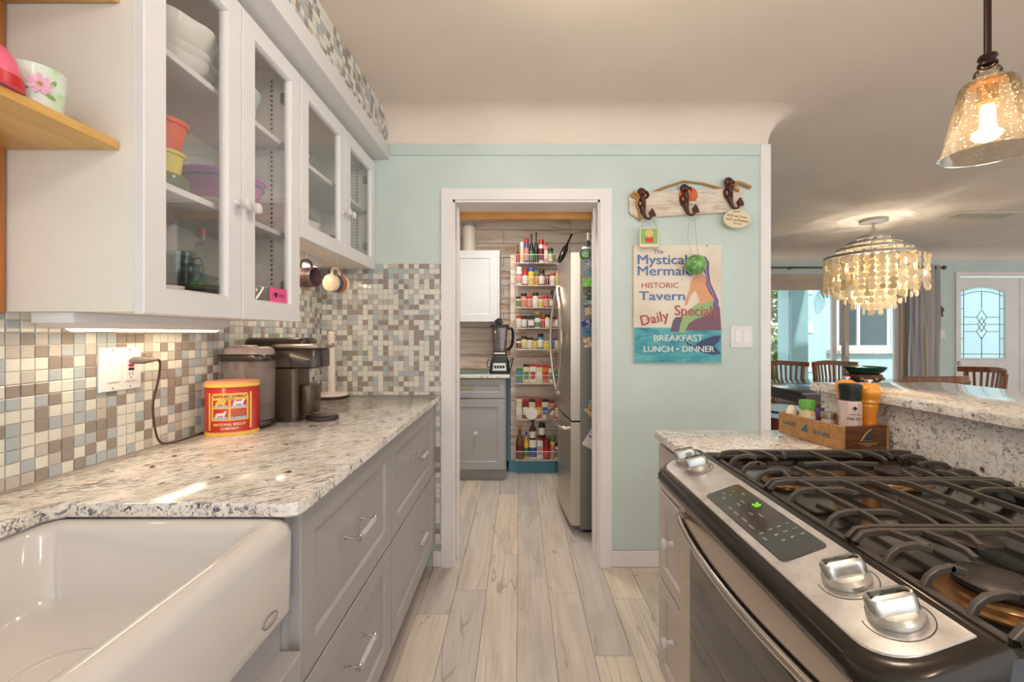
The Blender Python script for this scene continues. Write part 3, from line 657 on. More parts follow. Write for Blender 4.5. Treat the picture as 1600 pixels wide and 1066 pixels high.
# ================================================================ THINGS ON AND ABOVE THE LEFT WORKTOP
# outlet plate, plug and cord
t = T('outlet_plate', 'white double plate with a rocker switch and outlet on the mosaic wall', 'outlet', (-1.073, 1.153, 1.166))
B().fbox('px', -1.0729, 1.093, 1.213, 1.108, 1.223, 0, .006, .002).obj('plate', WHITE, t)
PLW = mat('switch_white', (238, 232, 228), .3)
B().fbox('px', -1.0669, 1.112, 1.144, 1.132, 1.2, 0, .003, .001).obj('rocker', PLW, t)
o = B().fbox('px', -1.0669, 1.162, 1.194, 1.132, 1.2, 0, .003, .001).obj('outlet', PLW, t)
B().fbox('px', -1.0639, 1.17, 1.186, 1.170, 1.176, 0, .0012).obj('reset_button', plain((206, 50, 44)), o)
B().fbox('px', -1.0639, 1.17, 1.186, 1.160, 1.166, 0, .0012).obj('test_button', BLACK, o)
b = B(); b.fbox('px', -1.0639, 1.172, 1.1735, 1.146, 1.154, 0, .0004).fbox('px', -1.0639, 1.181, 1.1825, 1.146, 1.154, 0, .0004); b.lathe([(.002, 0), (.002, .0004)], (-1.0639, 1.177, 1.14), 8, ax='x'); b.obj('slots', BLACK, o)
b = B()
for zz in (1.116, 1.216):
    for yy in (1.128, 1.178): b.lathe([(.003, 0), (.002, .001)], (-1.0669, yy, zz), 8, ax='x')
b.obj('screws', NICKEL, t)
t = T('power_cord', 'brown power cord plugged into the wall outlet and trailing behind the tin', 'cord', (-1.03, 1.2, 1.18))
CORD = mat('brown_cord', (74, 52, 46), .45)
b = B(); b.box(-1.0635, -1.02, 1.168, 1.19, 1.177, 1.196, .006); b.lathe([(.008, 0), (.006, .02), (.003, .026)], (-1.03, 1.19, 1.186), 10, ax='Y'); b.obj('plug', mat('grey_plug', (120, 110, 102), .5), t)
def bez(pts, n=8):
    out = []; P = [Vector(p) for p in pts]; P = [P[0]] + P + [P[-1]]
    for i in range(1, len(P) - 2):
        for k in range(n):
            s = k / n; a, b_, c, d = P[i - 1:i + 3]
            out.append(.5 * ((2 * b_) + (c - a) * s + (2 * a - 5 * b_ + 4 * c - d) * s * s + (3 * b_ - a - 3 * c + d) * s ** 3))
    out.append(P[-2]); return [tuple(p) for p in out]
b = B(); b.tube(bez([(-1.03, 1.214, 1.186), (-1.03, 1.228, 1.184), (-1.035, 1.238, 1.165), (-1.04, 1.236, 1.12), (-1.045, 1.226, 1.06), (-1.045, 1.232, .99), (-1.045, 1.25, .945), (-1.045, 1.29, .9325), (-1.045, 1.36, .9315), (-1.05, 1.42, .9315), (-1.055, 1.47, .9315)]), .0032, 6); b.obj('cord', CORD, t)
# oval cracker tin
A_, B_ = .076, .047
arc = [(A_ * math.cos(R(a - 90)), B_ * math.sin(R(a - 90))) for a in range(0, 181, 2)]
S_ = [0]
for p, q in zip(arc, arc[1:]): S_.append(S_[-1] + math.hypot(q[0] - p[0], q[1] - p[1]))
TINL = Vector((-.958, 1.435, CT + .0006)); TROT = Matrix.Rotation(R(24), 4, 'Z')
def on_tin(u, v, d):
    s = abs(u); i = 1
    while i < len(S_) - 1 and S_[i] < s: i += 1
    k = min(1, (s - S_[i - 1]) / (S_[i] - S_[i - 1])); x = arc[i - 1][0] + (arc[i][0] - arc[i - 1][0]) * k; y = arc[i - 1][1] + (arc[i][1] - arc[i - 1][1]) * k
    n = Vector((x / A_ ** 2, y / B_ ** 2, 0)).normalized(); p = Vector((x, y, 0)) + n * d
    if u < 0: p.x = -p.x
    p.z = v
    return TINL + (TROT @ p)
t = T('cracker_tin', 'red and yellow oval biscuit tin printed with circus animals on the granite worktop', 'tin', TINL)
REDT = mat('tin_red', (190, 36, 24), .3, coat=.3); YELT = mat('tin_yellow', (232, 190, 92), .35); 
def oval(b, steps): return b.loops([[tuple(TINL + TROT @ Vector(((A_ + i) * math.cos(R(a)), (B_ + i) * math.sin(R(a)), z))) for a in range(0, 360, 6)] for z, i in steps])
oval(B(), ((0, 0), (.004, .0), (.158, 0), (.16, -.002))).obj('body', REDT, t, smooth=50)
oval(B(), ((.1585, .0025), (.172, .0025), (.176, .001), (.176, -.006), (.173, -.010))).obj('lid', [mat('tin_lid', (222, 150, 104), .35)], t)
def patch(u0, u1, v0, v1, d, m, name, par, n=14):
    b = B(); b.loops([[tuple(on_tin(u0 + (u1 - u0) * k / n, v, dd)) for k in range(n + 1)] for v, dd in ((v0, 0), (v0, d), (v1, d), (v1, 0))], False, False, False); return b.obj(name, m, par, smooth=60)
patch(-.11, .11, .0, .010, .0012, YELT, 'base_band', t, 30); patch(-.11, .11, .158, .168, .0036, YELT, 'lid_band', t, 30)
b = B()
for k in range(-13, 14):
    u = k * .0072
    for z0, z1, dd in ((.010, .0145, .0008), (.1585, .155, .0008)): b.loops([[tuple(on_tin(u + e, z, d)) for e, z in ((-.003, z0), (.003, z0), (0, z1))] for d in (.0001, dd)])
b.obj('pennant_border', YELT, t, kind='stuff')
wg = T('wagon_print', None, None, TINL); wg.parent = t; wg.matrix_parent_inverse = Matrix.Translation(-TINL)
for (u0, u1, v0, v1) in ((-.062, -.056, .02, .14), (.056, .062, .02, .14), (-.05, .05, .088, .092), (-.05, .05, .05, .054), (-.003, .003, .05, .118), (-.052, -.047, .05, .13), (.047, .052, .05, .13)): patch(u0, u1, v0, v1, .0009, YELT, 'wagon_frame', t)
patch(-.05, .05, .116, .138, .0009, YELT, 'name_board', t)
for u0 in (-.045, .005):
    for v0 in (.055, .092): patch(u0, u0 + .04, v0, v0 + .007, .001, plain((150, 186, 220)), 'floor_print', t)
bpy.data.objects.remove(wg)
def beast(cu, cv, m, hump):
    pts = [(-.015, 0), (-.015, .010), (-.012, .015)] + ([(-.006, .020), (-.001, .022), (.004, .018)] if hump else [(-.004, .016), (.006, .016)]) + [(.010, .019), (.013, .022), (.017, .020), (.015, .015), (.012, .009), (.011, 0), (.008, 0), (.007, .006), (-.008, .006), (-.010, 0)]
    b = B(); b.loops([[tuple(on_tin(cu + u, cv + v, d)) for u, v in pts] for d in (.0004, .0013)]); b.obj('animal_print', m, t)
beast(-.025, .096, plain((226, 190, 90)), True); beast(.025, .096, plain((226, 224, 230)), False); beast(-.025, .059, plain((226, 214, 200)), False); beast(.025, .059, plain((180, 96, 50)), True)
text('tin_lettering', "BARNUM'S ANIMALS", .0125, plain((150, 40, 20)), t, (0, 0, 0), (1, 0, 0), (0, 1, 0), wrap=lambda x, y, z: on_tin(x, .128 + y, .0012 + z), ext=.0003, bold=.0002, sx=.82)
text('tin_lettering', 'CRACKERS', .006, plain((60, 110, 60)), t, (0, 0, 0), (1, 0, 0), (0, 1, 0), wrap=lambda x, y, z: on_tin(x, .1195 + y, .0012 + z), ext=.0003)
text('tin_lettering', 'NATIONAL BISCUIT', .0115, plain((240, 214, 150)), t, (0, 0, 0), (1, 0, 0), (0, 1, 0), wrap=lambda x, y, z: on_tin(x, .037 + y, .0006 + z), ext=.0003, bold=.0002, sx=.9)
text('tin_lettering', 'COMPANY', .0115, plain((240, 214, 150)), t, (0, 0, 0), (1, 0, 0), (0, 1, 0), wrap=lambda x, y, z: on_tin(x, .024 + y, .0006 + z), ext=.0003, bold=.0002, sx=.9)
# coffee maker
t = T('coffee_maker', 'pod coffee maker with a smoky water tank on the granite worktop', 'coffee maker', (-.93, 1.6, CT + .0006))
CB = mat('coffee_body', (92, 82, 66), .32, .55); CDK = mat('coffee_dark', (48, 38, 34), .25, coat=.3); SILV = mat('coffee_silver', (176, 166, 156), .28, .9)
z0 = CT + .0006
def rl(b, x0, x1, y0, y1, r, steps, n=5):
    return b.loops([[(x, y, z) for x, y in rrect(x0 + i, x1 - i, y0 + i, y1 - i, max(r - i * .5, .002), n)] for z, i in steps])
rl(B(), -1.06, -.885, 1.495, 1.60, .045, ((z0, .004), (z0 + .004, 0), (z0 + .022, 0), (z0 + .026, .004))).obj('tank_base', CDK, t, smooth=50)
tk = B(); rl(tk, -1.058, -.887, 1.497, 1.598, .044, ((z0 + .0265, .003), (z0 + .235, 0))); tk = tk.obj('water_tank', TANK, t, smooth=50)
rl(B(), -1.054, -.891, 1.501, 1.594, .041, ((z0 + .028, .002), (z0 + .075, .002))).obj('water', pane('tank_water', (170, 152, 138), .1, .05), tk, smooth=50)
rl(B(), -1.068, -.878, 1.487, 1.605, .048, ((z0 + .2355, .002), (z0 + .24, 0), (z0 + .256, 0), (z0 + .259, .003))).obj('tank_rim', CDK, t, smooth=50)
ld = B(); rl(ld, -1.056, -.89, 1.499, 1.598, .042, ((z0 + .2595, 0), (z0 + .275, .003), (z0 + .284, .012), (z0 + .286, .03))); ld = ld.obj('tank_lid', mat('lid_mauve', (176, 158, 156), .25), t, smooth=50)
rl(B(), -1.03, -.96, 1.515, 1.585, .01, ((z0 + .2865, 0), (z0 + .290, .003))).obj('lid_grip', mat('lid_mauve2', (196, 180, 176), .25), ld, smooth=50)
rl(B(), -1.035, -.835, 1.607, 1.725, .02, ((z0, .003), (z0 + .012, .003), (z0 + .014, 0), (z0 + .20, 0))).obj('body', CB, t, smooth=50)
rl(B(), -.834, -.785, 1.625, 1.715, .022, ((z0 + .028, .004), (z0 + .034, 0), (z0 + .125, 0), (z0 + .135, .004))).obj('front_column', CB, t, smooth=50)
hd = B(); rl(hd, -1.03, -.752, 1.605, 1.727, .03, ((z0 + .2005, .01), (z0 + .206, 0), (z0 + .268, 0), (z0 + .276, .004))); hd = hd.obj('brew_head', CDK, t, smooth=50)
B().box(-.985, -.86, 1.6035, 1.6045, z0 + .207, z0 + .266).obj('side_panel', mat('coffee_panel', (104, 88, 76), .3, .5), hd)
text('head_lettering', 'K·', .018, SILV, hd, (-.752 + .0008, 1.666, z0 + .235), (0, 1, 0), (0, 0, 1))
b = B(); b.loops([[(x, y, z) for x, y in rrect(-.945 + i, -.735 - i * .5, 1.599 + i, 1.733 - i, .05, 6)] for z, i in ((z0 + .2765, .002), (z0 + .279, 0), (z0 + .288, 0), (z0 + .293, .006))]); b.tube([(-.74, 1.666, z0 + .286), (-.728, 1.666, z0 + .289), (-.718, 1.666, z0 + .286)], .007, 8); b.obj('handle', SILV, t, smooth=50)
rl(B(), -1.045, -.80, 1.612, 1.72, .03, ((z0 + .2765, 0), (z0 + .302, 0), (z0 + .314, .006), (z0 + .317, .016))).obj('top_cover', CDK, t, smooth=50)
dt = B(); dt.lathe([(.05, z0), (.055, z0 + .004), (.055, z0 + .014), (.05, z0 + .018)], (-.765, 1.67, 0), 28, 1.1, .95); dt = dt.obj('drip_tray', CDK, t)
B().lathe([(.048, z0 + .0182), (.046, z0 + .020)], (-.765, 1.67, 0), 28, 1.1, .95).obj('drip_grate', mat('tray_bronze', (120, 104, 92), .3, .8), dt)
text('column_mark', 'cfc', .026, CDK, t, (-.7845, 1.67, z0 + .085), (0, 1, 0), (0, 0, 1))
# paper towel holder
t = T('paper_towel_holder', 'white marble paper towel post on a dark beaded foot in the tiled corner', 'paper towel holder', (-.978, 2.235, CT))
b = B(); b.lathe([(.07, CT + .0105), (.081, CT + .013), (.084, CT + .02), (.08, CT + .027), (.03, CT + .031), (.022, CT + .033)], (-.978, 2.235, 0), 30); b.obj('base', mat('white_marble', (224, 212, 204), .25), t)
b = B(); b.lathe([(.08, CT + .0005), (.083, CT + .003), (.083, CT + .008), (.078, CT + .0104)], (-.978, 2.235, 0), 30); f = b.obj('foot', mat('dark_beads', (70, 44, 38), .4), t)
b = B()
for k in range(36): b.ball((-.978 + .083 * math.cos(R(10 * k)), 2.235 + .083 * math.sin(R(10 * k)), CT + .0055), .0048, seg=6)
b.obj('beads', mat('dark_beads2', (60, 38, 34), .3), f, kind='stuff')
b = B(); b.lathe([(.021, CT + .0315), (.0195, CT + .05), (.0195, CT + .315), (.021, CT + .32), (.0165, CT + .326), (.0165, CT + .329), (.019, CT + .334), (.0165, CT + .343), (.006, CT + .348)], (-.978, 2.235, 0), 20); b.obj('post', mat('white_marble_post', (228, 216, 208), .25), t)
# hanging mugs
def mug(name, label, m, c, yaw, band):
    t = T(name, label, 'mug', (0, 0, 0), 'mugs hanging under the corner cabinet')
    b = B(); b.lathe([(.034, 0), (.040, .004), (.0415, .012), (.0415, .085), (.043, .092), (.040, .092), (.038, .085), (.037, .012), (.01, .008)], (0, 0, 0), 26, ax='Y'); b.obj('body', m, t)
    b = B(); b.tube([(0, .02, .040), (0, .02, .060), (0, .03, .072), (0, .05, .074), (0, .068, .062), (0, .074, .040)], .0062, 8); b.obj('handle', m, t)
    b = B(); b.lathe([(.030, -.0005), (.028, .003)], (0, 0, 0), 22, ax='Y', cap=False); b.obj('foot_ring', m, t)
    b = B(); b.mi = 0; b.lathe([(.0419, .02), (.0419, .048)], (0, 0, 0), 26, ax='Y', cap=False); b.mi = 1; b.lathe([(.0419, .048), (.0419, .075)], (0, 0, 0), 26, ax='Y', cap=False); b.obj('printed_band', band, t)
    b = B(); b.tube([(0, .05, .1105), (0, .05, .095), (.006, .05, .088), (.012, .05, .083), (.006, .05, .0775), (0, .05, .0675), (-.006, .05, .0675)], .002, 6); b.obj('hook', mat('hook_white', (226, 220, 210), .4), t)
    t.location = c; t.rotation_euler.z = R(yaw); return t
CREAM = mat('cream_mug', (232, 214, 182), .25, coat=.3)
mug('coffee_mug', 'cream mug hanging by its handle with its base facing the room', CREAM, (-.885, 2.0, 1.4995), -14, [plain((66, 78, 90)), plain((196, 110, 60))])
mug('coffee_mug', 'purple-brown mug hanging beside the strip light, mostly hidden by the large cabinet', mat('purple_mug', (112, 88, 92), .3), (-.95, 1.83, 1.4995), -100, [plain((120, 96, 104)), plain((100, 74, 78))])

# ================================================================ RIGHT RUN: drawers, range, bar
SX, BX, BZ = 1.065, 1.033, 1.086
t = T('drawer_cabinet', 'narrow off-white drawer cabinet with white knobs at the end of the range', 'cabinet', (.7, 1.335, 0))
B().box(.497, 1.06, 1.197, 1.472, .10, .8985).obj('body', GREIGE, t)
B().box(.55, 1.06, 1.197, 1.472, 0, .0995).obj('toe_kick', KICK, t)
for z0, z1 in ((.74, .885), (.442, .732), (.125, .434)):
    d = B().frame('nx', .497, 1.199, 1.470, z0, z1, .022, .045, .008).obj('drawer', GREIGE, t)
    b = B(); b.lathe([(.009, 0), (.009, .003), (.006, .006), (.007, .018), (.0155, .022), (.0165, .028), (.012, .033), (.006, .034)], (0, 0, 0), 16, ax='x'); b.xf(Matrix.Translation((.4745, 1.335, (z0 + z1) / 2 + .02)) @ Matrix.Rotation(R(180), 4, 'Z')); b.obj('knob', PORC, d)
b = B(); slab(b, [(.463, 1.194), (1.0645, 1.194), (1.0645, 1.486), (.475, 1.486), (.463, 1.474)], .8995, CT); b.obj('side_worktop', GRAN_R, None, 'short speckled granite worktop between the range and the passage', 'countertop')
t = T('bar_wall', None, None, kind='structure')
B().box(SX + .02, 1.30, -.3, 1.505, 0, 1.0565).obj('knee_wall', AQUA, t)
B().box(SX, SX + .0195, -.3, 1.505, .90, 1.0565).obj('splash_slab', GRAN_R, t)
B().box(SX, 1.30, 1.5055, 1.52, 0, 1.0565).obj('end_slab', GRAN_R, t)
b = B(); slab(b, [(BX, -.3), (1.53, -.3), (1.53, 1.53), (1.515, 1.545), (BX + .015, 1.545), (BX, 1.53)], 1.0575, BZ, .005); b.obj('bar_top', GRAN_R, None, 'raised speckled granite bar top behind the gas range', 'countertop')

# ---- gas range
g = T('gas_range', 'stainless slide-in gas range with black cast-iron grates and glass oven door', 'range', (.72, .81, 0))
Y0, Y1 = .433, 1.191
B().box(.472, 1.06, Y0, Y1, .05, .885).obj('body', mat('range_body', (70, 68, 66), .4, .6), g)
od = B(); od.frame('nx', .472, Y0 + .004, Y1 - .004, .19, .794, .03, .075, .003); od = od.obj('oven_door', STEEL, g)
B().fbox('nx', .4455, Y0 + .075, Y1 - .075, .27, .70, 0, .0042, .001).obj('window', mat('oven_glass', (36, 32, 30), .04, coat=.6), od)
hp = [(.446, Y1 - .028, .768), (.428, Y1 - .036, .77)] + [(.424 - .032 * math.sin(math.pi * k / 16), Y1 - .045 - (Y1 - Y0 - .09) * k / 16, .77) for k in range(1, 16)] + [(.428, Y0 + .036, .77), (.446, Y0 + .028, .768)]
b = B(); b.tube(hp, .0115, 10); b.obj('handle', mat('handle_steel', (206, 198, 188), .2, 1), od, smooth=60)
B().fbox('nx', .472, Y0 + .004, Y1 - .004, .055, .182, 0, .028, .004).obj('warming_drawer', STEEL, g)
b = B(); b.loops([[(x, y, z) for x, z in ((.434, .801), (.40, .835), (.376, .8655), (.49, .8655), (.49, .801))] for y in (Y0 + .012, Y1 - .012)]); b.obj('lower_trim', mat('range_lower_trim', (46, 41, 37), .25, .5), g)
ptop = lambda x: .9015 + (x - .385) * .36
def tilt(x0, x1, y0, y1, r, steps, corners=(1, 1, 1, 1), n=7):
    return [[(x, y, (ptop(x) + dz) if dz is not None else za) for x, y in rrect(x0 + i, x1 - i, y0 + i, y1 - i, r, n, corners)] for i, dz, za in steps]
b = B(); b.loops(tilt(.366, .502, Y0, Y1, .06, ((.012, None, .866), (.002, None, .872), (0, -.012, 0), (.003, -.004, 0), (.008, .0, 0), (.013, .0015, 0)), (1, 0, 0, 1))); b.obj('panel_trim', mat('range_trim', (58, 52, 47), .18, .6), g, smooth=50)
cpn = B(); cpn.loops(tilt(.386, .482, Y0 + .02, Y1 - .02, .045, ((0, .001, 0), (.0005, .0032, 0), (.0015, .0036, 0)), (1, 0, 0, 1)))
PANEL = mat('panel_silver', (206, 200, 196), .32, .6); N_, L_, b_ = nodes(PANEL); base(PANEL, ramp(PANEL, noise(PANEL, coords(PANEL), 18, 6, .7), [(.3, (190, 182, 177)), (.6, (222, 216, 212))]))
cpn = cpn.obj('control_panel', PANEL, g, smooth=50)
dp = B(); dp.loops(tilt(.399, .469, .652, .925, .008, ((0, .0037, 0), (.0004, .0052, 0)), n=3)); dp = dp.obj('display', mat('display_glass', (62, 57, 52), .12, coat=.4), g, smooth=30)
sl = Vector((1, 0, .36)).normalized(); rd = Vector((0, -1, 0))
def plab(s, x, y, size, m=None, par=None, sx=1): text('panel_lettering', s, size, m or mat('panel_print', (196, 190, 182), .5), par or dp, (x, y, ptop(x) + .0058), rd, sl, ext=.0001, sx=sx)
for i, r in enumerate((('1', '2', '3'), ('4', '5', '6'), ('7', '8', '9'))):
    for j, s in enumerate(r): plab(s, .459 - i * .0155, .737 - j * .019, .0095)
plab('0', .413, .735, .0095)
for s, x, y, z in (('BAKE', .412, .842, .006), ('BROIL', .412, .818, .006), ('CLEAN', .412, .79, .006), ('START', .410, .762, .006), ('OFF', .4085, .718, .007), ('TIMER', .43, .845, .0048), ('CLOCK', .44, .85, .0048), ('LOCK', .43, .80, .0048), ('WARM', .44, .785, .0048), ('HI', .435, .89, .006), ('LO', .447, .90, .006), ('MED', .42, .885, .006), ('CONV', .43, .905, .0045), ('KEEP', .455, .875, .0045)): plab(s, x, y, z)
text('clock_digits', '20', .017, mat('green_digits', (120, 255, 60), .5, emit=(130, 255, 50), es=.7), dp, (.452, .822, ptop(.452) + .006), rd, sl, ext=.0001)
for yy in (.503, .578, 1.062, 1.132):
    kx = .441; M = Matrix.Translation((kx, yy, ptop(kx) + .0037)) @ Matrix.Rotation(math.atan(-.36), 4, 'Y')
    b = B(); b.lathe([(.0285, 0), (.0295, .003), (.0285, .010), (.024, .014)], (0, 0, 0), 28); 
    b.loops([[(x * .0285 if False else xx, yy_, z) for xx, yy_ in rrect(-.0135 - e, .0135 + e, -.0265 + q, .0265 - q, .011, 5)] for z, e, q in ((.011, 0, 0), (.026, -.001, 0), (.031, -.003, .002), (.033, -.007, .006))])
    b.xf(M @ Matrix.Rotation(R(78 if yy < .8 else 70), 4, 'Z')); k = b.obj('knob', KNOBM, g, smooth=40)
    b = B(); b.tube([(.035 * math.cos(R(a)), .035 * math.sin(R(a)), .0003) for a in range(-200, 60, 10)], .0005, 4); b.xf(M); b.obj('dial_print', BLACK, k)
# cooktop
ct = B(); ct.loops([[(x, y, z) for x, y in rrect(.484 + i, 1.0635 - i, Y0 + i, Y1 - i, .014, 3)] for z, i in ((.886, 0), (.929, 0), (.932, .003), (.932, .012), (.928, .018), (.928, .024), (.908, .036))]); ct = ct.obj('cooktop', BLACKG, g, smooth=50)
b = B()
for x, s in ((.4925, .004), (.5015, .003)): b.tube([(x, Y0 + .03, .9325), (x, Y1 - .03, .9325)], s * .6, 6)
b.obj('front_ridge', mat('ridge_steel', (150, 136, 126), .3, .8), ct, kind='stuff')
BRASS = mat('burner_pan', (150, 112, 70), .3, .8)
YA, YBm, YC, YD = .455, .685, .915, 1.147
ym, yf, yc = (YA + YBm) / 2, (YC + YD) / 2, (YBm + YC) / 2
for (x, y, r, lb) in ((.635, ym, .047, 'front near'), (.905, ym, .036, 'rear near'), (.635, yf, .036, ''), (.905, yf, .044, ''), (.775, yc, .04, '')):
    bb = B(); bb.lathe([(r * 1.5, .9082), (r * 1.45, .911), (r * 1.05, .912), (r, .915), (r, .921), (r * .8, .923)], (x, y, 0), 28, 1, 1.7 if y == yc else 1); bb = bb.obj('burner', BRASS if y != yc else mat('burner_dark', (84, 74, 66), .4, .6), g)
    c = B(); c.lathe([(r * .95, .9232), (r, .925), (r, .931), (r * .9, .933), (r * .3, .934)], (x, y, 0), 28, 1, 1.7 if y == yc else 1); c.obj('burner_cap', mat('cap_iron', (60, 52, 48), .35, .3), bb)
# grates
GZ, W_ = .949, .0076
def bar(b, pts, w=W_, h=.0105): b.tube(pts, 0, rect=(w, h))
def rail(b, y, x0=.528, x1=1.045): bar(b, [(x0, y, .909), (x0 + .001, y, .931), (x0 + .012, y, .943), (x0 + .035, y, GZ - .003), (x1 - .035, y, GZ - .003), (x1 - .012, y, .943), (x1 - .001, y, .931), (x1, y, .909)])
def grate(y0, y1, kind):
    gr = B(); rail(gr, y0 + .005); rail(gr, y1 - .005); yc_ = (y0 + y1) / 2
    for x in (.533, 1.04): bar(gr, [(x, y0 + .004, .921), (x, y1 - .004, .921)], .012, .010)
    fg = []
    def up_x(x0, x1, y):
        s = 1 if x1 > x0 else -1
        fg.append([(x0, y, .920), (x0 + s * .008, y, .936), (x0 + s * .02, y, .945), (x0 + s * .04, y, GZ), (x1 - s * .02, y, GZ), (x1, y, GZ - .006)])
    if kind == 'side':
        bar(gr, [(.768, y0 + .004, GZ - .004), (.768, y1 - .004, GZ - .004)])
        for cx in (.635, .905):
            for yy, s in ((y0 + .005, 1), (y1 - .005, -1)):
                fg.append([(cx, yy, GZ - .004), (cx, yy + s * .03, GZ), (cx, yc_ - s * .042, GZ), (cx, yc_ - s * .03, GZ - .005)])
                for q in (-.052, .052): fg.append([(cx + q, yy, GZ - .004), (cx + q * .95, yy + s * .025, GZ), (cx + q * .72, yc_ - s * .058, GZ - .002)])
        up_x(.533, .588, yc_); up_x(1.04, .955, yc_)
        fg += [[(.768, yc_, GZ - .004), (.74, yc_, GZ), (.682, yc_, GZ - .004)], [(.768, yc_, GZ - .004), (.80, yc_, GZ), (.858, yc_, GZ - .004)]]
        for yy in (y0 + .055, y1 - .055): up_x(.533, .60, yy); up_x(1.04, .965, yy)
    else:
        for x in (.585, .675, .735, .80, .875, .96): bar(gr, [(x, y0 + .004, GZ - .003), (x + .004, y0 + .03, GZ), (x + .004, y1 - .03, GZ), (x, y1 - .004, GZ - .003)])
        for yy in (y0 + .06, y1 - .06): up_x(.533, .66, yy); up_x(1.04, .90, yy)
    gr = gr.obj('grate', IRON, g, smooth=35)
    for f in fg: q = B(); bar(q, f, .008, .0098); q.obj('finger', IRON, gr, smooth=35)
grate(YA, YBm - .002, 'side'); grate(YBm + .002, YC - .002, 'mid'); grate(YC + .002, YD, 'side')

# ---- spice crate on the side worktop
CR = Matrix.Translation((.904, 1.203, CT + .0006)) @ Matrix.Rotation(R(8), 4, 'Z')
CRW, CRL, CRH = .150, .245, .07
WD1 = wood('crate_side_wood', (150, 104, 58), (172, 124, 74), (188, 142, 92), (.6, 8, 8), 6, .5); WD2 = wood('crate_end_wood', (66, 38, 20), (92, 54, 28), (126, 80, 44), (1.2, 6, 10), 8, .35)
t = T('spice_crate', 'small wooden crate lettered with a shark fin, holding the mills and spice jars', 'crate', (.97, 1.32, CT))
def crate(n, bx, m): b = B(); b.box(*bx, .0015); b.xf(CR); return b.obj(n, m, t)
crate('bottom_board', (.009, CRW - .009, .009, CRL - .009, 0, .008), WD1)
cs = crate('side_board', (0, .009, 0, CRL, 0, CRH), WD1); crate('side_board', (CRW - .009, CRW, 0, CRL, 0, CRH), WD1)
cf = crate('end_board', (.0092, CRW - .0092, 0, .009, 0, CRH), WD2); crate('end_board', (.0092, CRW - .0092, CRL - .009, CRL, 0, CRH), WD2)
def fin(o, ud, n, s, par, m, name, d0=.0002, d1=.0009):
    pts = [(-1, -.5), (-.7, -.1), (-.35, .35), (.05, .7), (.55, .95), (.42, .6), (.38, .2), (.48, -.2), (.7, -.5)]
    b = B(); b.loops([[tuple(Vector(o) + Vector(ud) * (u * s) + Vector((0, 0, 1)) * (v * s) + Vector(n) * d) for u, v in pts] for d in (d0, d1)]); return b.obj(name, m, par)
BLU = plain((72, 92, 116)); BLD = plain((50, 60, 70)); TAN = plain((176, 156, 96))
v3 = lambda x, y, z: CR @ Vector((x, y, z)); ux = CR.to_3x3() @ Vector((1, 0, 0)); uy = CR.to_3x3() @ Vector((0, 1, 0))
text('crate_lettering', 'LAND', .021, BLU, cs, v3(0, .196, .040), -uy, (0, 0, 1), bold=.0003, ext=.0006)
text('crate_lettering', 'SHARK', .021, BLU, cs, v3(0, .073, .034), -uy, (0, 0, 1), bold=.0003, ext=.0006)
fin(v3(0, .137, .036), -uy, -ux, .0195, cs, TAN, 'fin_edge'); fin(v3(0, .134, .036), -uy, -ux, .017, cs, BLU, 'fin_print', .0005, .0013)
fin(v3(.078, 0, .040), ux, -uy, .0235, cf, TAN, 'fin_edge'); fin(v3(.081, 0, .0395), ux, -uy, .0205, cf, BLD, 'fin_print', .0005, .0013)
for par, o, d, n in ((cs, v3(0, .137, .019), -uy, -ux), (cf, v3(.078, 0, .022), ux, -uy)):
    b = B()
    for k, (a, c) in enumerate(((-.03, .035), (-.022, .03), (-.008, .012))): b.tube([tuple(o + d * a + Vector((0, 0, -.004 * k)) + n * .0004), tuple(o + d * c + Vector((0, 0, -.004 * k)) + n * .0004)], .0007, 4)
    b.obj('wave_lines', TAN, par)
ORG = mat('orange_enamel', (226, 134, 30), .18, coat=.6); N_, L_, b_ = nodes(ORG)
tc = coords(ORG); sp = N_.new('ShaderNodeSeparateXYZ'); L_.new(tc, sp.inputs[0]); mr = N_.new('ShaderNodeMapRange'); mr.inputs[1].default_value = .94; mr.inputs[2].default_value = 1.05; L_.new(sp.outputs[2], mr.inputs[0]); base(ORG, ramp(ORG, mr.outputs[0], [(0, (206, 60, 14)), (.45, (226, 124, 20)), (1, (232, 150, 46))]))
def mill(label, c, h, r):
    t = T('pepper_mill', label, 'pepper mill', c, 'orange mills in the crate'); z = c[2]
    b = B(); b.lathe([(r, z), (r * 1.02, z + h * .04), (r, z + h * .12), (r * .78, z + h * .3), (r * .76, z + h * .45), (r * .9, z + h * .58), (r * .92, z + h * .6), (r * .86, z + h * .62)], c[:2] + (0,), 28); b.obj('body', ORG, t, smooth=60)
    b = B(); b.lathe([(r * .84, z + h * .622), (r * .98, z + h * .64), (r * .96, z + h * .67), (r * .88, z + h * .685), (r * .9, z + h * .70), (r * 1.15, z + h * .75), (r * 1.2, z + h * .82), (r * 1.05, z + h * .90), (r * .5, z + h * .945)], c[:2] + (0,), 28); b.obj('head', ORG, t, smooth=60)
    b = B(); b.lathe([(.006, z + h * .944), (.006, z + h * .96), (r * .4, z + h * .97), (r * .4, z + h * .99), (.004, z + h)], c[:2] + (0,), 16); b.obj('nut', CHROME, t)
IZ = CT + .0092
mill('large orange pepper mill standing at the near end of the crate', (1.0205, 1.258, IZ), .190, .0265)
mill('orange salt mill standing behind the black-capped salt grinder', (1.004, 1.322, IZ), .192, .0255)
t = T('salt_grinder', 'clear pink salt grinder with a black cap in the crate', 'grinder', (.958, 1.247, IZ))
b = B(); b.lathe([(.026, IZ), (.028, IZ + .004), (.028, IZ + .124), (.025, IZ + .13)], (.958, 1.247, 0), 8); b.obj('jar', mat('pink_salt_jar', (216, 188, 178), .2, coat=.3), t, smooth=0)
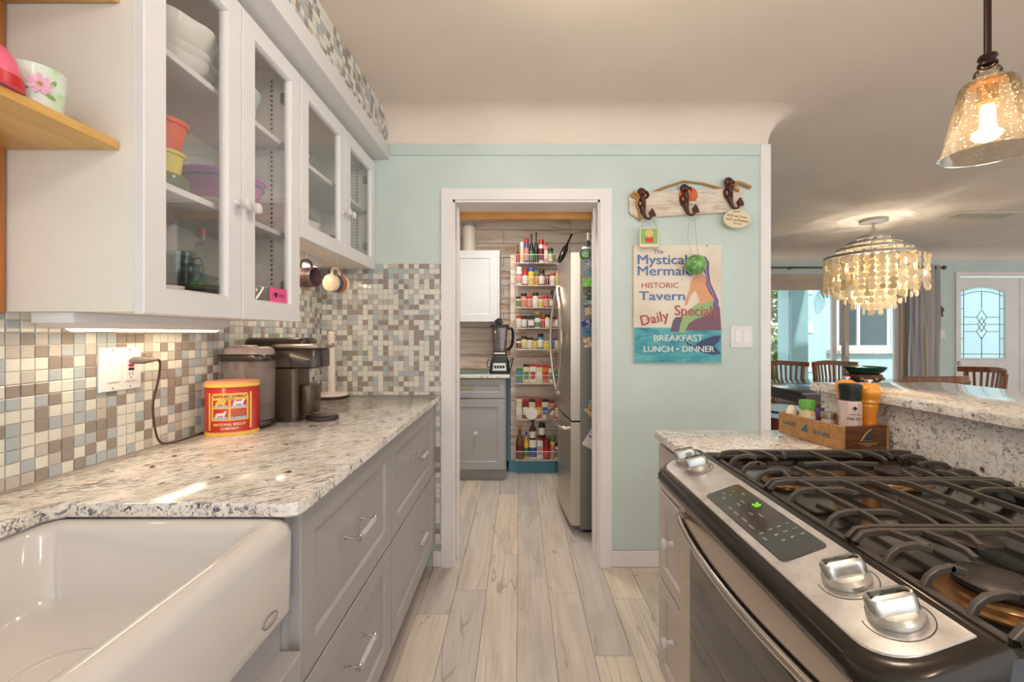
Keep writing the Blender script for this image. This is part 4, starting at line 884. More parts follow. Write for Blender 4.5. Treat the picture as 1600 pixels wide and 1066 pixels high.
b = B(); b.lathe([(.0265, IZ + .131), (.0265, IZ + .152), (.029, IZ + .166), (.0285, IZ + .176), (.02, IZ + .178)], (.958, 1.247, 0), 20); b.obj('cap', BLACK, t)
q = Vector((.958, 1.247, 0)); dv = Vector((-.35, -1, 0)).normalized(); dv = Vector((-.25, -1, 0)).normalized(); tv = Vector((-dv.y, dv.x, 0))
text('jar_lettering', 'PINK SALT', .0115, BLACK, t, q + dv * .0286 + Vector((0, 0, IZ + .080)), tv, (0, 0, 1), ext=.0002, sx=.75)
text('jar_lettering', 'HIMALAYAN', .005, BLACK, t, q + dv * .0286 + Vector((0, 0, IZ + .092)), tv, (0, 0, 1), ext=.0002)
b = B(); b.loops([[tuple(q + dv * d + tv * u + Vector((0, 0, IZ + .110 + v))) for u, v in ((0, -.006), (.006, 0), (0, .006), (-.006, 0))] for d in (.0284, .0291)]); b.obj('diamond_print', BLACK, t)
def jar(name, label, cat, c, r, h, body, cap, ch, band=None, group=None, seg=18, cr=.95):
    t = T(name, label, cat, c, group); x, y, z = c
    b = B(); b.lathe([(r * .92, z), (r, z + .003), (r, z + h * .86), (r * .8, z + h * .97), (r * .8, z + h)], (x, y, 0), seg); b.obj('body', body, t)
    b = B(); b.lathe([(r * cr, z + h * .99), (r * cr, z + h + ch * .9), (r * cr * .92, z + h + ch)], (x, y, 0), seg); b.obj('cap', cap, t)
    if band: b = B(); b.lathe([(r + .0006, z + h * .22), (r + .0006, z + h * .74)], (x, y, 0), seg, cap=False); b.obj('label_band', band, t)
    return t
jar('spice_jar', 'green-capped spice jar with a white label in the crate', 'jar', (.917, 1.372, IZ), .0225, .085, plain((206, 188, 140), .2), plain((92, 160, 58)), .026, plain((226, 222, 212)), cr=1.02)
jar('shaker', 'small glass shaker with a metal lid in the crate', 'shaker', (.948, 1.320, IZ), .02, .066, mat('shaker_glass', (196, 186, 176), .15), NICKEL, .016, cr=1.05)
b = B(); b.box(.953, .985, 1.372, 1.378, IZ + .0, IZ + .085, .001); b.rot(-12, 'X', (.96, 1.37, IZ)); b.obj('spice_packet', plain((116, 84, 150)), None, 'purple spice packet tucked behind the metal-lidded shaker', 'packet')
b = B(); b.ball((.897, 1.424 - .005, IZ + .045), .021, (1, .7, 2.1)); b.obj('garlic_pouch', mat('pouch_white', (224, 214, 190), .5), None, 'white pouch at the far end of the crate', 'pouch')

# ================================================================ BACK WALL: hook board, sign, switch
BW = YB - .0005
hb = T('hook_board', 'whitewashed driftwood board with three mermaid hooks, hung by a rope above the sign', 'hook rack', (.895, BW, 1.97))
HR = Matrix.Translation((.894, BW, 1.968)) @ Matrix.Rotation(R(-2.6), 4, 'Y')     # x along board, -y out, z up
hp = lambda x, z, d: tuple(HR @ Vector((x, -d, z)))
DRIFT = wood('whitewash_board', (176, 150, 124), (214, 200, 184), (228, 218, 206), (1, 1, 6), 9, .7)
ol = [(-.305, -.045), (-.27, -.072), (.285, -.062), (.315, -.03), (.31, .06), (.28, .068), (-.28, .068), (-.305, .05)]
b = B(); b.loops([[hp(x * (1 - e), z * (1 - e * 4), d) for x, z in ol] for d, e in ((0, 0), (.017, 0), (.02, .01))]); b.obj('board', DRIFT, hb, smooth=20)
ROPE = mat('tan_rope', (172, 128, 66), .8); bump(ROPE, noise(ROPE, coords(ROPE, (1, 1, 1)), 260, 2), .5, .003)
b = B(); b.tube([hp(-.19, .06, .012), hp(-.1, .09, .012), hp(-.005, .118, .008), hp(.1, .10, .012), hp(.2, .066, .012)], .006, 8); b.obj('rope', ROPE, hb)
b = B(); b.tube(bez([hp(-.262, .03, .026), hp(-.29, .045, .028), hp(-.275, .062, .028), hp(-.255, .04, .028), hp(-.265, .0, .026), hp(-.255, -.04, .024), hp(-.25, -.085, .012)]), .0075, 8); b.obj('rope_knot', ROPE, hb)
b = B(); b.tube(bez([hp(.285, .05, .024), hp(.262, .06, .028), hp(.27, .09, .028), hp(.3, .085, .03), hp(.325, .075, .024), hp(.345, .07, .014)]), .0085, 8); b.ball(hp(.348, .07, .014), .011, seg=8); b.obj('rope_knot', ROPE, hb)
b = B(); b.lathe([(.003, 0), (.004, .012)], hp(-.005, .118, 0), 8, ax='y'); b.obj('nail', DARK, hb)
b = B()                                                  # scallop shell
L = []
for k in range(33):
    a = R(-100 + 200 * k / 32 + 90 - 90); r = .05 * (1 + .03 * math.cos(k * math.pi / 2 * 1.5))
    L.append((r * math.sin(R(-125 + 250 * k / 32)), .0 + r * math.cos(R(-125 + 250 * k / 32))))
c0 = (.012, .024)
b.loops([[hp(c0[0] + x * s, c0[1] + .012 + z * s - (1 - s) * .03, d + (.0015 if (k // 1) % 2 else 0)) for k, (x, z) in enumerate(L)] for d, s in ((.0205, 1), (.024, 1), (.031, .7), (.034, .35), (.034, .08))]); b.obj('scallop_shell', mat('shell_orange', (206, 108, 58), .5), hb, 'orange scallop shell', smooth=25)
MER = mat('mermaid_bronze', (84, 46, 38), .4, .4)
def mermaid(x, z):
    q = lambda u, v, d=.026: hp(x + u, z + v, d)
    K = [(0, .052, .032, .007), (-.001, .036, .033, .0165), (.004, .008, .034, .0115), (-.003, -.018, .035, .0165), (.001, -.05, .037, .0105), (.010, -.076, .044, .007), (.026, -.082, .054, .006), (.037, -.066, .06, .005)]
    P5 = bez([q(*k[:3]) for k in K], 5); RR = [p[0] for p in bez([(k[3], 0, 0) for k in K], 5)]
    b = B(); b.tube(P5, RR, 12)
    b.ball(q(.002, .066, .034), .0165, (1, 1, 1.15), 10); b.ball(q(-.004, .068, .028), .0215, (1.1, .7, 1.15), 10); b.ball(q(-.012, .045, .026), .014, (.8, .6, 1.5), 8)
    b.tube(bez([q(.013, .035), q(.03, .045), q(.028, .064), q(.012, .074)], 3), .0075, 6)
    b.tube(bez([q(-.012, .035), q(-.025, .018), q(-.022, -.006), q(-.016, -.022)], 3), .0075, 6)
    b.loops([[q(.034 + u, -.072 + v, d) for u, v in ((-.004, -.004), (.022, .0), (.018, .02), (.004, .044), (-.014, .02))] for d in (.054, .066)])
    return b.obj('mermaid_hook', MER, hb, smooth=60)
mermaid(-.235, -.005); mermaid(-.005, .005); mermaid(.232, .03)
# things on the hooks
def hang(x, z): return Vector(hp(x, z, .05))
p0 = hang(-.212, -.088)
t = T('mermaid_tag', 'small square painted tag with a red shell, hanging from the first mermaid hook', 'tag', p0)
tx, tz = p0.x - .002, p0.z - .10
b = B(); b.fbox('ny', BW - .052, tx - .05, tx + .05, tz - .052, tz + .052, 0, .008, .002); b.obj('plaque', mat('tag_cream', (226, 220, 176), .5), t)
B().fbox('ny', BW - .0602, tx - .044, tx + .044, tz - .034, tz + .046, 0, .0008).obj('green_print', plain((140, 178, 112)), t)
b = B(); b.fpoly('ny', BW - .061, [(tx - .024, tz - .006), (tx - .018, tz - .026), (tx + .018, tz - .026), (tx + .024, tz - .006), (tx + .012, tz + .002), (tx, tz - .004), (tx - .012, tz + .002)], 0, .0008); b.obj('red_shell', plain((206, 62, 40)), t)
b = B(); b.fpoly('ny', BW - .061, [(tx + .022 * math.cos(R(a)), tz + .022 + .02 * math.sin(R(a))) for a in range(0, 360, 30)], 0, .0006); b.obj('yellow_print', plain((222, 190, 110)), t)
b = B(); b.tube(bez([(tx - .044, BW - .056, tz + .05), tuple(p0 + Vector((-.03, 0, -.02))), tuple(p0 + Vector((0, 0, .008))), tuple(p0 + Vector((.03, 0, -.02))), (tx + .044, BW - .056, tz + .05)]), .0013, 5); b.obj('wire', NICKEL, t)
p1 = hang(.022, -.076)
t = T('glass_float', 'green glass ball hanging on string in front of the mermaid sign', 'ornament', p1)
gc = Vector((.926, BW - .07, 1.625)); 
GB = mat('green_glass_ball', (96, 150, 84), .12, coat=.4); base(GB, ramp(GB, noise(GB, coords(GB), 40, 4, .6, 1), [(.3, (52, 110, 56)), (.5, (104, 164, 84)), (.7, (150, 200, 130))]))
b = B(); b.ball(tuple(gc), .054, seg=24); b.obj('ball', GB, t, smooth=80)
b = B(); b.tube(bez([tuple(gc + Vector((-.02, 0, .05))), (p1.x - .028, p1.y, p1.z - .12), (p1.x - .02, p1.y, p1.z - .05), tuple(p1 + Vector((0, 0, .006))), (p1.x + .012, p1.y, p1.z - .06), (p1.x + .012, gc.y, p1.z - .16), tuple(gc + Vector((.015, 0, .05)))]), .0014, 5); b.obj('string', mat('string', (196, 180, 140), .8), t)
p2 = hang(.262, -.056)
t = T('oval_plaque', 'oval wooden plaque with two lines of writing, hanging from the last mermaid hook', 'plaque', p2)
oc = (p2.x - .006, p2.z - .052); OR = -5
el = lambda k, a: (oc[0] + .072 * k * math.cos(R(a)), oc[1] + .05 * k * math.sin(R(a)))
b = B(); b.loops([[FACES['ny'](BW - .046, *el(k, a), d) for a in range(0, 360, 12)] for d, k in ((0, 1), (.006, 1), (.008, .97))]); b.obj('plaque', mat('plaque_cream', (226, 206, 172), .6), t)
B().fbox('ny', BW - .0542, oc[0] - .022, oc[0] + .016, oc[1] + .035, oc[1] + .0385, 0, .0006).obj('slot', BLACK, t)
for s, dz, z in (('NOT my Circus,', .012, .0185), ('NOT my Monkeys', -.009, .0185), ('Polish Proverb', -.027, .009)): text('plaque_lettering', s, z, BLACK, t, (oc[0], BW - .0544, oc[1] + dz), (1, 0, -.12), (.12, 0, 1), ext=.0003, sx=.86)

# mermaid tavern sign
sg = T('tavern_sign', 'distressed metal sign with a mermaid on a rock above teal water', 'sign', (.849, BW, 1.42))
sx0, sx1, sz0, sz1 = .612, 1.087, 1.104, 1.742
def signm():
    m = mat('sign_enamel', (228, 214, 196), .45); v = coords(m)
    c = ramp(m, noise(m, v, 5, 3), [(.3, (220, 204, 184)), (.7, (234, 222, 206))]); ch = ramp(m, noise(m, v, 55, 2, .5), [(.28, (1, 1, 1)), (.30, (0, 0, 0))])
    big = ramp(m, noise(m, v, 6, 1), [(.5, (0, 0, 0)), (.6, (1, 1, 1))])
    return base(m, mix(m, mix(m, 1.0, ch, big, 'MULTIPLY'), c, (92, 84, 84)))
B().fbox('ny', BW, sx0, sx1, sz0, sz1, 0, .02, .003).obj('panel', signm(), sg)
def seam():
    m = mat('sign_sea', (60, 150, 168), .45); v = coords(m, (1, 1, 3)); return base(m, ramp(m, noise(m, v, 14, 4, .6, .6), [(.28, (46, 120, 150)), (.5, (72, 160, 176)), (.7, (110, 186, 176)), (.85, (92, 130, 110))]))
U = lambda px: (px - 812) / 288.0; V = lambda py: CAM_Z - (py - 523) / 288.0
zu = lambda x: U(975 + x / 5.079); zv = lambda y: V(370 + y / 5.079)
SF = BW - .0201
def pr(name, pts, m, lay, z=True):
    b = B(); b.fpoly('ny', SF, [(zu(x), zv(y)) for x, y in pts], .0001, .0004 + .0003 * lay); return b.obj(name, m, sg, smooth=20)
B().fbox('ny', SF, sx0 + .003, sx1 - .003, sz0 + .003, zv(722), 0, .0004).obj('sea_print', seam(), sg)
pr('rock_print', [(470, 745), (500, 690), (560, 650), (650, 600), (720, 545), (745, 560), (758, 742)], plain((122, 82, 96)), 1)
pr('rock_print', [(357, 755), (378, 665), (400, 640), (450, 638), (440, 755)], plain((104, 82, 104)), 1)
pr('tail_print', [(424, 760), (436, 690), (470, 620), (520, 570), (570, 535), (630, 520), (690, 495), (705, 540), (680, 600), (600, 640), (540, 660), (500, 690), (478, 740), (470, 765)], plain((150, 180, 120)), 2)
pr('body_print', [(560, 540), (590, 520), (570, 460), (552, 430), (515, 470), (490, 545), (468, 545), (480, 490), (508, 420), (520, 350), (545, 325), (575, 300), (600, 280), (640, 330), (650, 400), (690, 480), (700, 505), (640, 530)], plain((222, 158, 112)), 3)
pr('face_print', [(570, 190), (600, 200), (612, 240), (600, 280), (560, 300), (540, 260)], plain((222, 162, 118)), 3)
pr('hair_print', [(555, 175), (590, 155), (635, 165), (662, 210), (660, 290), (672, 370), (700, 430), (735, 510), (735, 570), (705, 605), (690, 560), (700, 500), (660, 440), (635, 380), (640, 320), (620, 280), (612, 220), (590, 190)], plain((110, 84, 132)), 4)
pr('hair_streak', [(600, 175), (635, 200), (645, 290), (655, 370), (690, 440), (720, 520), (712, 580), (716, 520), (680, 450), (645, 380), (632, 290), (625, 210)], plain((150, 124, 168)), 5)
pr('fluke_print', [(545, 865), (600, 820), (690, 790), (758, 782), (740, 830), (700, 865), (758, 930), (680, 935), (600, 915)], plain((50, 66, 104)), 1)
pr('wave_print', [(462, 800), (500, 845), (560, 870), (600, 880), (550, 890), (490, 860)], plain((52, 96, 120)), 1)
BLT, REDL, WHT = plain((84, 118, 172)), plain((172, 84, 70)), plain((214, 222, 214))
def st(s, x, y, size, m, sx=1, ang=0, al='CENTER'):
    text('sign_lettering', s, size, m, sg, (zu(x), SF - .0022, zv(y)), (math.cos(R(ang)), 0, math.sin(R(ang))), (-math.sin(R(ang)), 0, math.cos(R(ang))), al, 0, sx, .0004)
    if size > .045: text('sign_lettering', s, size, m, sg, (zu(x) + .0028, SF - .0022, zv(y) - .0012), (math.cos(R(ang)), 0, math.sin(R(ang))), (-math.sin(R(ang)), 0, math.cos(R(ang))), al, 0, sx, .0003)
st('The', 262, 125, .034, BLT); st('Mystical', 90, 190, .073, BLT, 1.16, al='LEFT'); st('Mermaid', 90, 278, .073, BLT, 1.16, al='LEFT'); st('HISTORIC', 275, 392, .040, REDL, 1.15); st('Tavern', 108, 475, .068, BLT, 1.3, al='LEFT')
st('Daily', 228, 650, .078, REDL, .98, 12); st('Specials', 385, 590, .078, REDL, .96, -1, 'LEFT'); st('BREAKFAST', 415, 805, .046, WHT, 1.12); st('LUNCH • DINNER', 420, 892, .046, WHT, 1.04)
t = T('switch_plate', 'white double rocker switch plate on the aqua wall beside the sign', 'switch', (1.2, BW, 1.245))
B().fbox('ny', BW, 1.142, 1.261, 1.186, 1.303, 0, .006, .002).obj('plate', WHITE, t)
for x in (1.164, 1.21): B().fbox('ny', BW - .006, x, x + .031, 1.212, 1.278, 0, .0035, .001).obj('rocker', PLW, t)

# ================================================================ PANTRY
t = T('pantry_cabinet', 'grey base cabinet with one drawer and one door in the pantry', 'cabinet', (-.45, 3.95, 0))
B().box(-1.09, -.118, 3.69, PYB - .002, .10, .885).obj('body', GREY, t)
B().box(-1.09, -.118, 3.757, PYB - .002, 0, .0995).obj('toe_kick', GREY, t)
d = B().frame('ny', 3.69, -.62, -.125, .715, .878, .02, .05, .008).obj('drawer', GREY, t)
b = B(); b.tube([(-.50, 3.67, .80), (-.50, 3.64, .80), (-.40, 3.64, .80), (-.40, 3.67, .80)], .006, 8); b.obj('pull', mat('brass', (206, 178, 110), .25, 1), d)
d = B().frame('ny', 3.69, -.62, -.125, .105, .705, .02, .065, .008).obj('door', GREY, t)
b = B(); b.lathe([(.008, 0), (.006, .012), (.016, .018), (.018, .026), (.008, .033)], (-.375, 3.67, .42), 14, ax='y'); b.obj('knob', PORC, d)
b = B(); slab(b, [(-1.095, 3.645), (-.085, 3.645), (-.085, PYB - .001), (-1.095, PYB - .001)], .886, .915); b.obj('pantry_worktop', GRAN_R, None, 'granite worktop in the pantry under the blender', 'countertop')
B().box(-.62, -.28, 3.72, 4.1, .9155, .922, .002).obj('cutting_board', mat('green_glass_board', (96, 126, 112), .15), None, 'green glass cutting board beside the blender', 'cutting board')
t = T('pantry_wall_cabinet', 'white wall cabinet with a framed door above the blender in the pantry', 'cabinet', (-.5, 4.1, 1.385))
B().box(-1.09, -.185, 3.97, PYB - .001, 1.385, 2.035).obj('body', WHITE, t); d = B().frame('ny', 3.97, -.66, -.205, 1.375, 2.03, .022, .07, .010).obj('door', WHITE, t); B().frame('ny', 3.97, -1.08, -.665, 1.375, 2.03, .022, .07, .010).obj('door', WHITE, t)
t = T('canister', 'tall frosted canister with a grey lid on top of the white pantry cabinet', 'canister', (-.49, 4.06, 2.0355))
b = B(); b.lathe([(.058, 2.0355), (.06, 2.04), (.06, 2.27), (.056, 2.275)], (-.478, 4.06, 0), 22); b.obj('body', mat('frosted_plastic', (226, 216, 198), .4), t)
b = B(); b.lathe([(.062, 2.2755), (.062, 2.295), (.05, 2.30)], (-.478, 4.06, 0), 22); b.obj('lid', plain((150, 156, 146)), t)
# blender
t = T('kitchen_blender', 'black blender with a clear pitcher on the pantry worktop', 'blender', (-.175, 3.80, .9155)); z0 = .9155; bx, by = -.175, 3.80
rl(B(), bx - .09, bx + .09, by - .09, by + .09, .02, ((z0, .003), (z0 + .01, 0), (z0 + .11, .012), (z0 + .15, .028), (z0 + .165, .034))).obj('base', BLACK, t, smooth=50)
B().loops([[(bx + u, by - .0885 + (v - .02) * .115 - d, z0 + v) for u, v in ((-.06, .03), (.06, .03), (.052, .095), (-.052, .095))] for d in (-.004, .003)]).obj('control_plate', mat('plate_silver', (190, 188, 186), .3, .7), t)
for i in range(4): B().box(bx - .045 + i * .024, bx - .027 + i * .024, by - .0935, by - .083, z0 + .05, z0 + .075, .002).obj('button', BLACK, t)
b = B(); b.loops([[(x, y, z0 + z) for x, y in rrect(bx - w_, bx + w_, by - w_, by + w_, .02, 4)] for z, w_ in ((.19, .055), (.40, .072))], False, False); b.obj('pitcher', pane('pitcher_smoke', (200, 190, 184), .4, .05), t)
b = B(); rl(b, bx - .06, bx + .06, by - .06, by + .06, .02, ((z0 + .166, 0), (z0 + .195, 0))); b.obj('collar', BLACK, t)
B().box(bx - .05, bx + .05, by - .064, by - .0605, z0 + .172, z0 + .186).obj('collar_band', NICKEL, t)
b = B(); rl(b, bx - .078, bx + .078, by - .078, by + .078, .02, ((z0 + .401, 0), (z0 + .425, 0), (z0 + .43, .006))); b.box(bx - .03, bx + .02, by - .03, by + .03, z0 + .43, z0 + .485, .008).box(bx - .045, bx - .02, by - .02, by + .02, z0 + .45, z0 + .47, .004); b.obj('lid', BLACK, t)
b = B(); b.tube(bez([(bx + .07, by, z0 + .40), (bx + .10, by, z0 + .395), (bx + .115, by, z0 + .36), (bx + .112, by, z0 + .28), (bx + .095, by, z0 + .23), (bx + .06, by, z0 + .205)]), .013, 8); b.obj('handle', BLACK, t)
b = B(); b.lathe([(.008, z0 + .196), (.008, z0 + .40)], (bx, by, 0), 8); 
for k in range(4): b.box(bx - .04, bx + .04, by - .006, by + .006, z0 + .215 + .045 * k, z0 + .219 + .045 * k)
b.obj('blades', BLACK, t)
b = B(); b.tube(bez([(bx + .08, by + .03, z0 + .09), (bx + .115, by + .05, z0 + .13), (bx + .10, by + .1, z0 + .06), (bx + .08, by + .16, z0 + .006), (bx + .02, by + .22, z0 + .006)]), .004, 6); b.tube(bez([(bx - .09, by + .02, z0 + .12), (bx - .115, by + .02, z0 + .1), (bx - .11, by + .02, z0 + .05), (bx - .085, by + .02, z0 + .06)]), .004, 6); b.obj('cord', BLACK, t)

# wire rack: eight tiers
rk = T('wire_rack', 'eight-tier white wire rack hanging on the plank panel, full of spices', 'rack', (.17, 3.88, .1))
WIRE = mat('white_wire', (226, 218, 212), .35); RX0, RX1, RY0, RY1 = -.045, .375, 3.812, 3.922
TZ = [1.893, 1.692, 1.495, 1.312, 1.123, .822, .502, .140]
b = B()
for x in (RX0, RX1 - .02): b.tube([(x, RY1, .12), (x, RY1, 1.96)], .003, 6)
b.obj('upright', WIRE, rk)
for z in TZ:
    b = B(); h = .075 if z > .2 else .08
    for zz in (z, z + h): b.tube([(RX0, RY1, zz), (RX0, RY0 + .02, zz), (RX0 + .01, RY0, zz), (RX1 - .03, RY0, zz), (RX1, RY0 + .05, zz), (RX1, RY1, zz)], .0026, 6)
    for k in range(21):
        x = RX0 + .012 + k * (RX1 - RX0 - .05) / 20; b.tube([(x, RY0, z + h), (x, RY0, z), (x, RY1, z)], .0013, 4)
    for yy in (RY0 + .04, RY0 + .08): b.tube([(RX0, yy, z), (RX1, yy, z)], .0015, 4)
    b.obj('basket', WIRE, rk)
P_ = plain
RED, YEL, GRN, BLU_, WHT_, BRN, BLK, ORN, CRM, TEAL, PNK, DRD = P_((178, 36, 34)), P_((216, 180, 50)), P_((62, 120, 60)), P_((44, 82, 160)), P_((222, 214, 204)), P_((110, 70, 44)), P_((32, 29, 28)), P_((206, 116, 50)), P_((216, 196, 150)), P_((60, 130, 150)), P_((206, 130, 120)), P_((120, 30, 30))
COLN = {RED: 'red', YEL: 'yellow', GRN: 'green', BLU_: 'blue', WHT_: 'white', BRN: 'brown', BLK: 'black', ORN: 'orange', CRM: 'cream', TEAL: 'teal', PNK: 'pink', DRD: 'dark red'}
ORD = ['first', 'second', 'third', 'fourth', 'fifth', 'sixth', 'seventh', 'eighth', 'ninth', 'tenth']
TN = ['top', 'second', 'third', 'fourth', 'fifth', 'sixth', 'seventh', 'bottom']
def rack_item(kind, x, z, h, r, body, cap, band, label, y=3.866):
    t = T({'j': 'spice_jar', 'b': 'sauce_bottle', 's': 'spice_box'}[kind], label, {'j': 'jar', 'b': 'bottle', 's': 'spice box'}[kind], (x, y, z), 'spices and bottles on the pantry wire rack')
    if kind == 'j':
        b = B(); b.lathe([(r * .93, z), (r, z + .003), (r, z + h * .74), (r * .88, z + h * .79), (r * .88, z + h * .8)], (x, y, 0), 14); b.obj('body', body, t)
        b = B(); b.lathe([(r * .96, z + h * .79), (r * .98, z + h * .97), (r * .9, z + h)], (x, y, 0), 14); b.obj('cap', cap, t)
        if band: b = B(); b.lathe([(r + .0007, z + h * .12), (r + .0007, z + h * .62)], (x, y, 0), 14, cap=False); b.obj('label_band', band, t)
    elif kind == 'b':
        b = B(); b.lathe([(r * .93, z), (r, z + .004), (r, z + h * .5), (r * .75, z + h * .6), (r * .36, z + h * .70), (r * .34, z + h * .88)], (x, y, 0), 14); b.obj('body', body, t)
        b = B(); b.lathe([(r * .42, z + h * .88), (r * .42, z + h * .98), (r * .36, z + h)], (x, y, 0), 14); b.obj('cap', cap, t)
        if band: b = B(); b.lathe([(r + .0007, z + h * .1), (r + .0007, z + h * .42)], (x, y, 0), 14, cap=False); b.obj('label_band', band, t)
    else:
        B().box(x - r, x + r, y - r * .6, y + r * .6, z, z + h * .86, .003).obj('body', body, t)
        B().box(x - r * .96, x + r * .96, y - r * .56, y + r * .56, z + h * .861, z + h, .003).obj('cap', cap, t)
        if band: B().fbox('ny', y - r * .6, x - r * .8, x + r * .8, z + h * .2, z + h * .6, .0001, .0008).obj('label_band', band, t)
TIERS = [
 [('b', .15, .021, DRD, BLK, RED), ('j', .17, .024, CRM, WHT_, None), ('j', .20, .027, BLU_, RED, PNK), ('b', .24, .027, BLK, BLK, GRN), ('b', .25, .026, BLK, BLK, None), ('j', .19, .03, WHT_, RED, DRD), ('s', .17, .022, PNK, RED, WHT_), ('j', .12, .03, GRN, BLK, CRM)],
 [('j', .15, .029, WHT_, WHT_, PNK), ('j', .13, .026, RED, RED, WHT_), ('j', .145, .03, YEL, BLU_, YEL), ('j', .10, .02, ORN, GRN, None), ('j', .125, .026, BRN, BLK, WHT_), ('j', .09, .024, DRD, DRD, None), ('j', .10, .025, WHT_, RED, WHT_), ('b', .14, .018, YEL, BLU_, YEL)],
 [('j', .09, .02, YEL, BLK, GRN), ('j', .115, .025, PNK, BLK, ORN), ('j', .095, .024, RED, RED, PNK), ('j', .12, .027, CRM, BLK, WHT_), ('j', .085, .019, CRM, RED, YEL), ('j', .095, .024, DRD, RED, PNK), ('b', .14, .023, BLK, BLK, CRM), ('j', .10, .021, BRN, BRN, RED)],
 [('j', .10, .023, CRM, RED, WHT_), ('j', .10, .023, BRN, BLK, WHT_), ('s', .10, .03, BLK, BLK, WHT_), ('j', .08, .026, WHT_, WHT_, GRN), ('j', .10, .017, RED, RED, RED), ('j', .11, .021, YEL, BLK, WHT_), ('j', .09, .02, BRN, BLK, CRM), ('j', .10, .018, RED, DRD, WHT_)],
 [('j', .08, .022, WHT_, BLK, DRD), ('j', .105, .023, YEL, BLK, CRM), ('j', .095, .026, CRM, BLK, WHT_), ('j', .085, .02, YEL, BRN, None), ('j', .125, .024, TEAL, BLK, WHT_), ('s', .06, .028, YEL, YEL, YEL), ('j', .085, .019, BLU_, BLU_, None), ('j', .09, .02, YEL, DRD, CRM)],
 [('s', .13, .029, TEAL, GRN, GRN), ('s', .165, .027, CRM, BLK, GRN), ('s', .165, .027, WHT_, RED, RED), ('s', .16, .026, CRM, RED, WHT_), ('s', .16, .026, ORN, RED, RED), ('s', .15, .024, WHT_, RED, GRN), ('s', .12, .02, GRN, GRN, BLU_)],
 [('s', .17, .025, CRM, WHT_, WHT_), ('s', .17, .028, DRD, RED, WHT_), ('s', .17, .027, CRM, BLK, WHT_), ('s', .17, .026, RED, RED, YEL), ('s', .17, .029, CRM, BLK, BLU_), ('s', .16, .024, PNK, DRD, WHT_), ('j', .12, .02, RED, RED, CRM)],
 [('b', .30, .034, BRN, ORN, DRD), ('b', .24, .024, YEL, BLU_, GRN), ('j', .17, .036, WHT_, WHT_, BLU_), ('s', .19, .026, WHT_, RED, PNK), ('j', .17, .033, DRD, DRD, RED), ('j', .20, .022, YEL, GRN, PNK), ('j', .14, .018, WHT_, BLK, GRN)]]
for ti, items in enumerate(TIERS):
    tot = sum(2 * i[2] for i in items); wid = RX1 - RX0 - (.085 if ti == 0 else .03); k_ = min(1.3, wid * .97 / tot); items = [(i[0], i[1] * 1.12 if ti < 5 else i[1], min(i[2] * k_, .045), *i[3:]) for i in items]; gap = (wid - sum(2 * i[2] for i in items)) / len(items); x = RX0 + .012
    for k, (kd, h, r, bo, ca, ba) in enumerate(items):
        x += r + gap / 2
        nm = {'j': 'jar', 'b': 'bottle', 's': 'box'}[kd]; cn = COLN[ca]; bn = COLN[bo]
        rack_item(kd, x, TZ[ti] + .0035, h, r, bo, ca, ba, '%s-topped %s %s, %s from the left on the %s wire rack tier' % (cn, bn, nm, ORD[k], TN[ti]))
        x += r + gap / 2
x = .105; zz = TZ[7] + .18
rack_item('b', .1165, TZ[7] + .1755, .18, .030, P_((84, 46, 28)), BLK, WHT_, 'tall brown bottle standing on the white jar of the bottom rack tier')
jar('canned_food', 'black and white can stacked above the bottom rack tier', 'can', (.20, 3.866, TZ[7] + .195), .030, .12, BLK, BLK, .008, WHT_)
b = B(); b.fpoly('ny', 3.806, [(.105 + .055 * math.cos(R(a)), .56 + .055 * math.sin(R(a))) for a in range(0, 360, 15)], 0, .003); b.obj('round_tag', mat('tag_white', (232, 222, 216), .5), None, 'round white tag hanging on the seventh rack tier', 'tag')
bowl('metal_dish', 'small tan dish hung under the third rack tier', (.16, 3.86, 1.43), .045, .03, mat('tan_dish', (190, 160, 120), .4), 'dish')
b = B(); b.lathe([(.022, 0), (.026, .006), (.028, .14), (.01, .19), (.009, .25), (.011, .28), (.008, .285)], (0, 0, 0), 14); b.rot(24, 'Y', (0, 0, 0)); b.xf(Matrix.Translation((.352, 3.866, 1.90))); b.obj('wine_bottle', mat('dark_bottle', (40, 30, 30), .15), None, 'dark wine bottle leaning at the end of the top rack tier', 'bottle')

# refrigerator
f = T('refrigerator', 'stainless french-door refrigerator standing in the pantry behind the door casing', 'refrigerator', (.75, 3.15, 0))
FY0, FY1 = 2.705, 3.60
B().box(.382, 1.12, FY0, FY1, .03, 1.79).obj('body', FRIDGE_SIDE, f)
B().box(.40, 1.10, FY0 + .03, FY1 - .03, 0, .0295).obj('base_grille', BLACK, f)
def bowed(y0, y1, z0, z1, nm):
    b = B(); n = 10; xb = lambda y: .322 - .034 * math.sin(math.pi * (y - FY0) / (FY1 - FY0))
    loop = lambda e: [(.381, y0, 0), ] + [(xb(y0 + (y1 - y0) * k / n) + e, y0 + (y1 - y0) * k / n, 0) for k in range(n + 1)] + [(.381, y1, 0)]
    b.loops([[(x, y, z) for x, y, _ in loop(e)] for z, e in ((z0, .006), (z0 + .006, 0), (z1 - .006, 0), (z1, .006))]); return b.obj(nm, FRIDGE, f, smooth=40)
ym_ = (FY0 + FY1) / 2
d1 = bowed(FY0 + .002, ym_ - .002, .715, 1.775, 'door'); d2_ = bowed(ym_ + .002, FY1 - .002, .715, 1.775, 'door'); d3 = bowed(FY0 + .002, FY1 - .002, .055, .705, 'freezer_drawer')
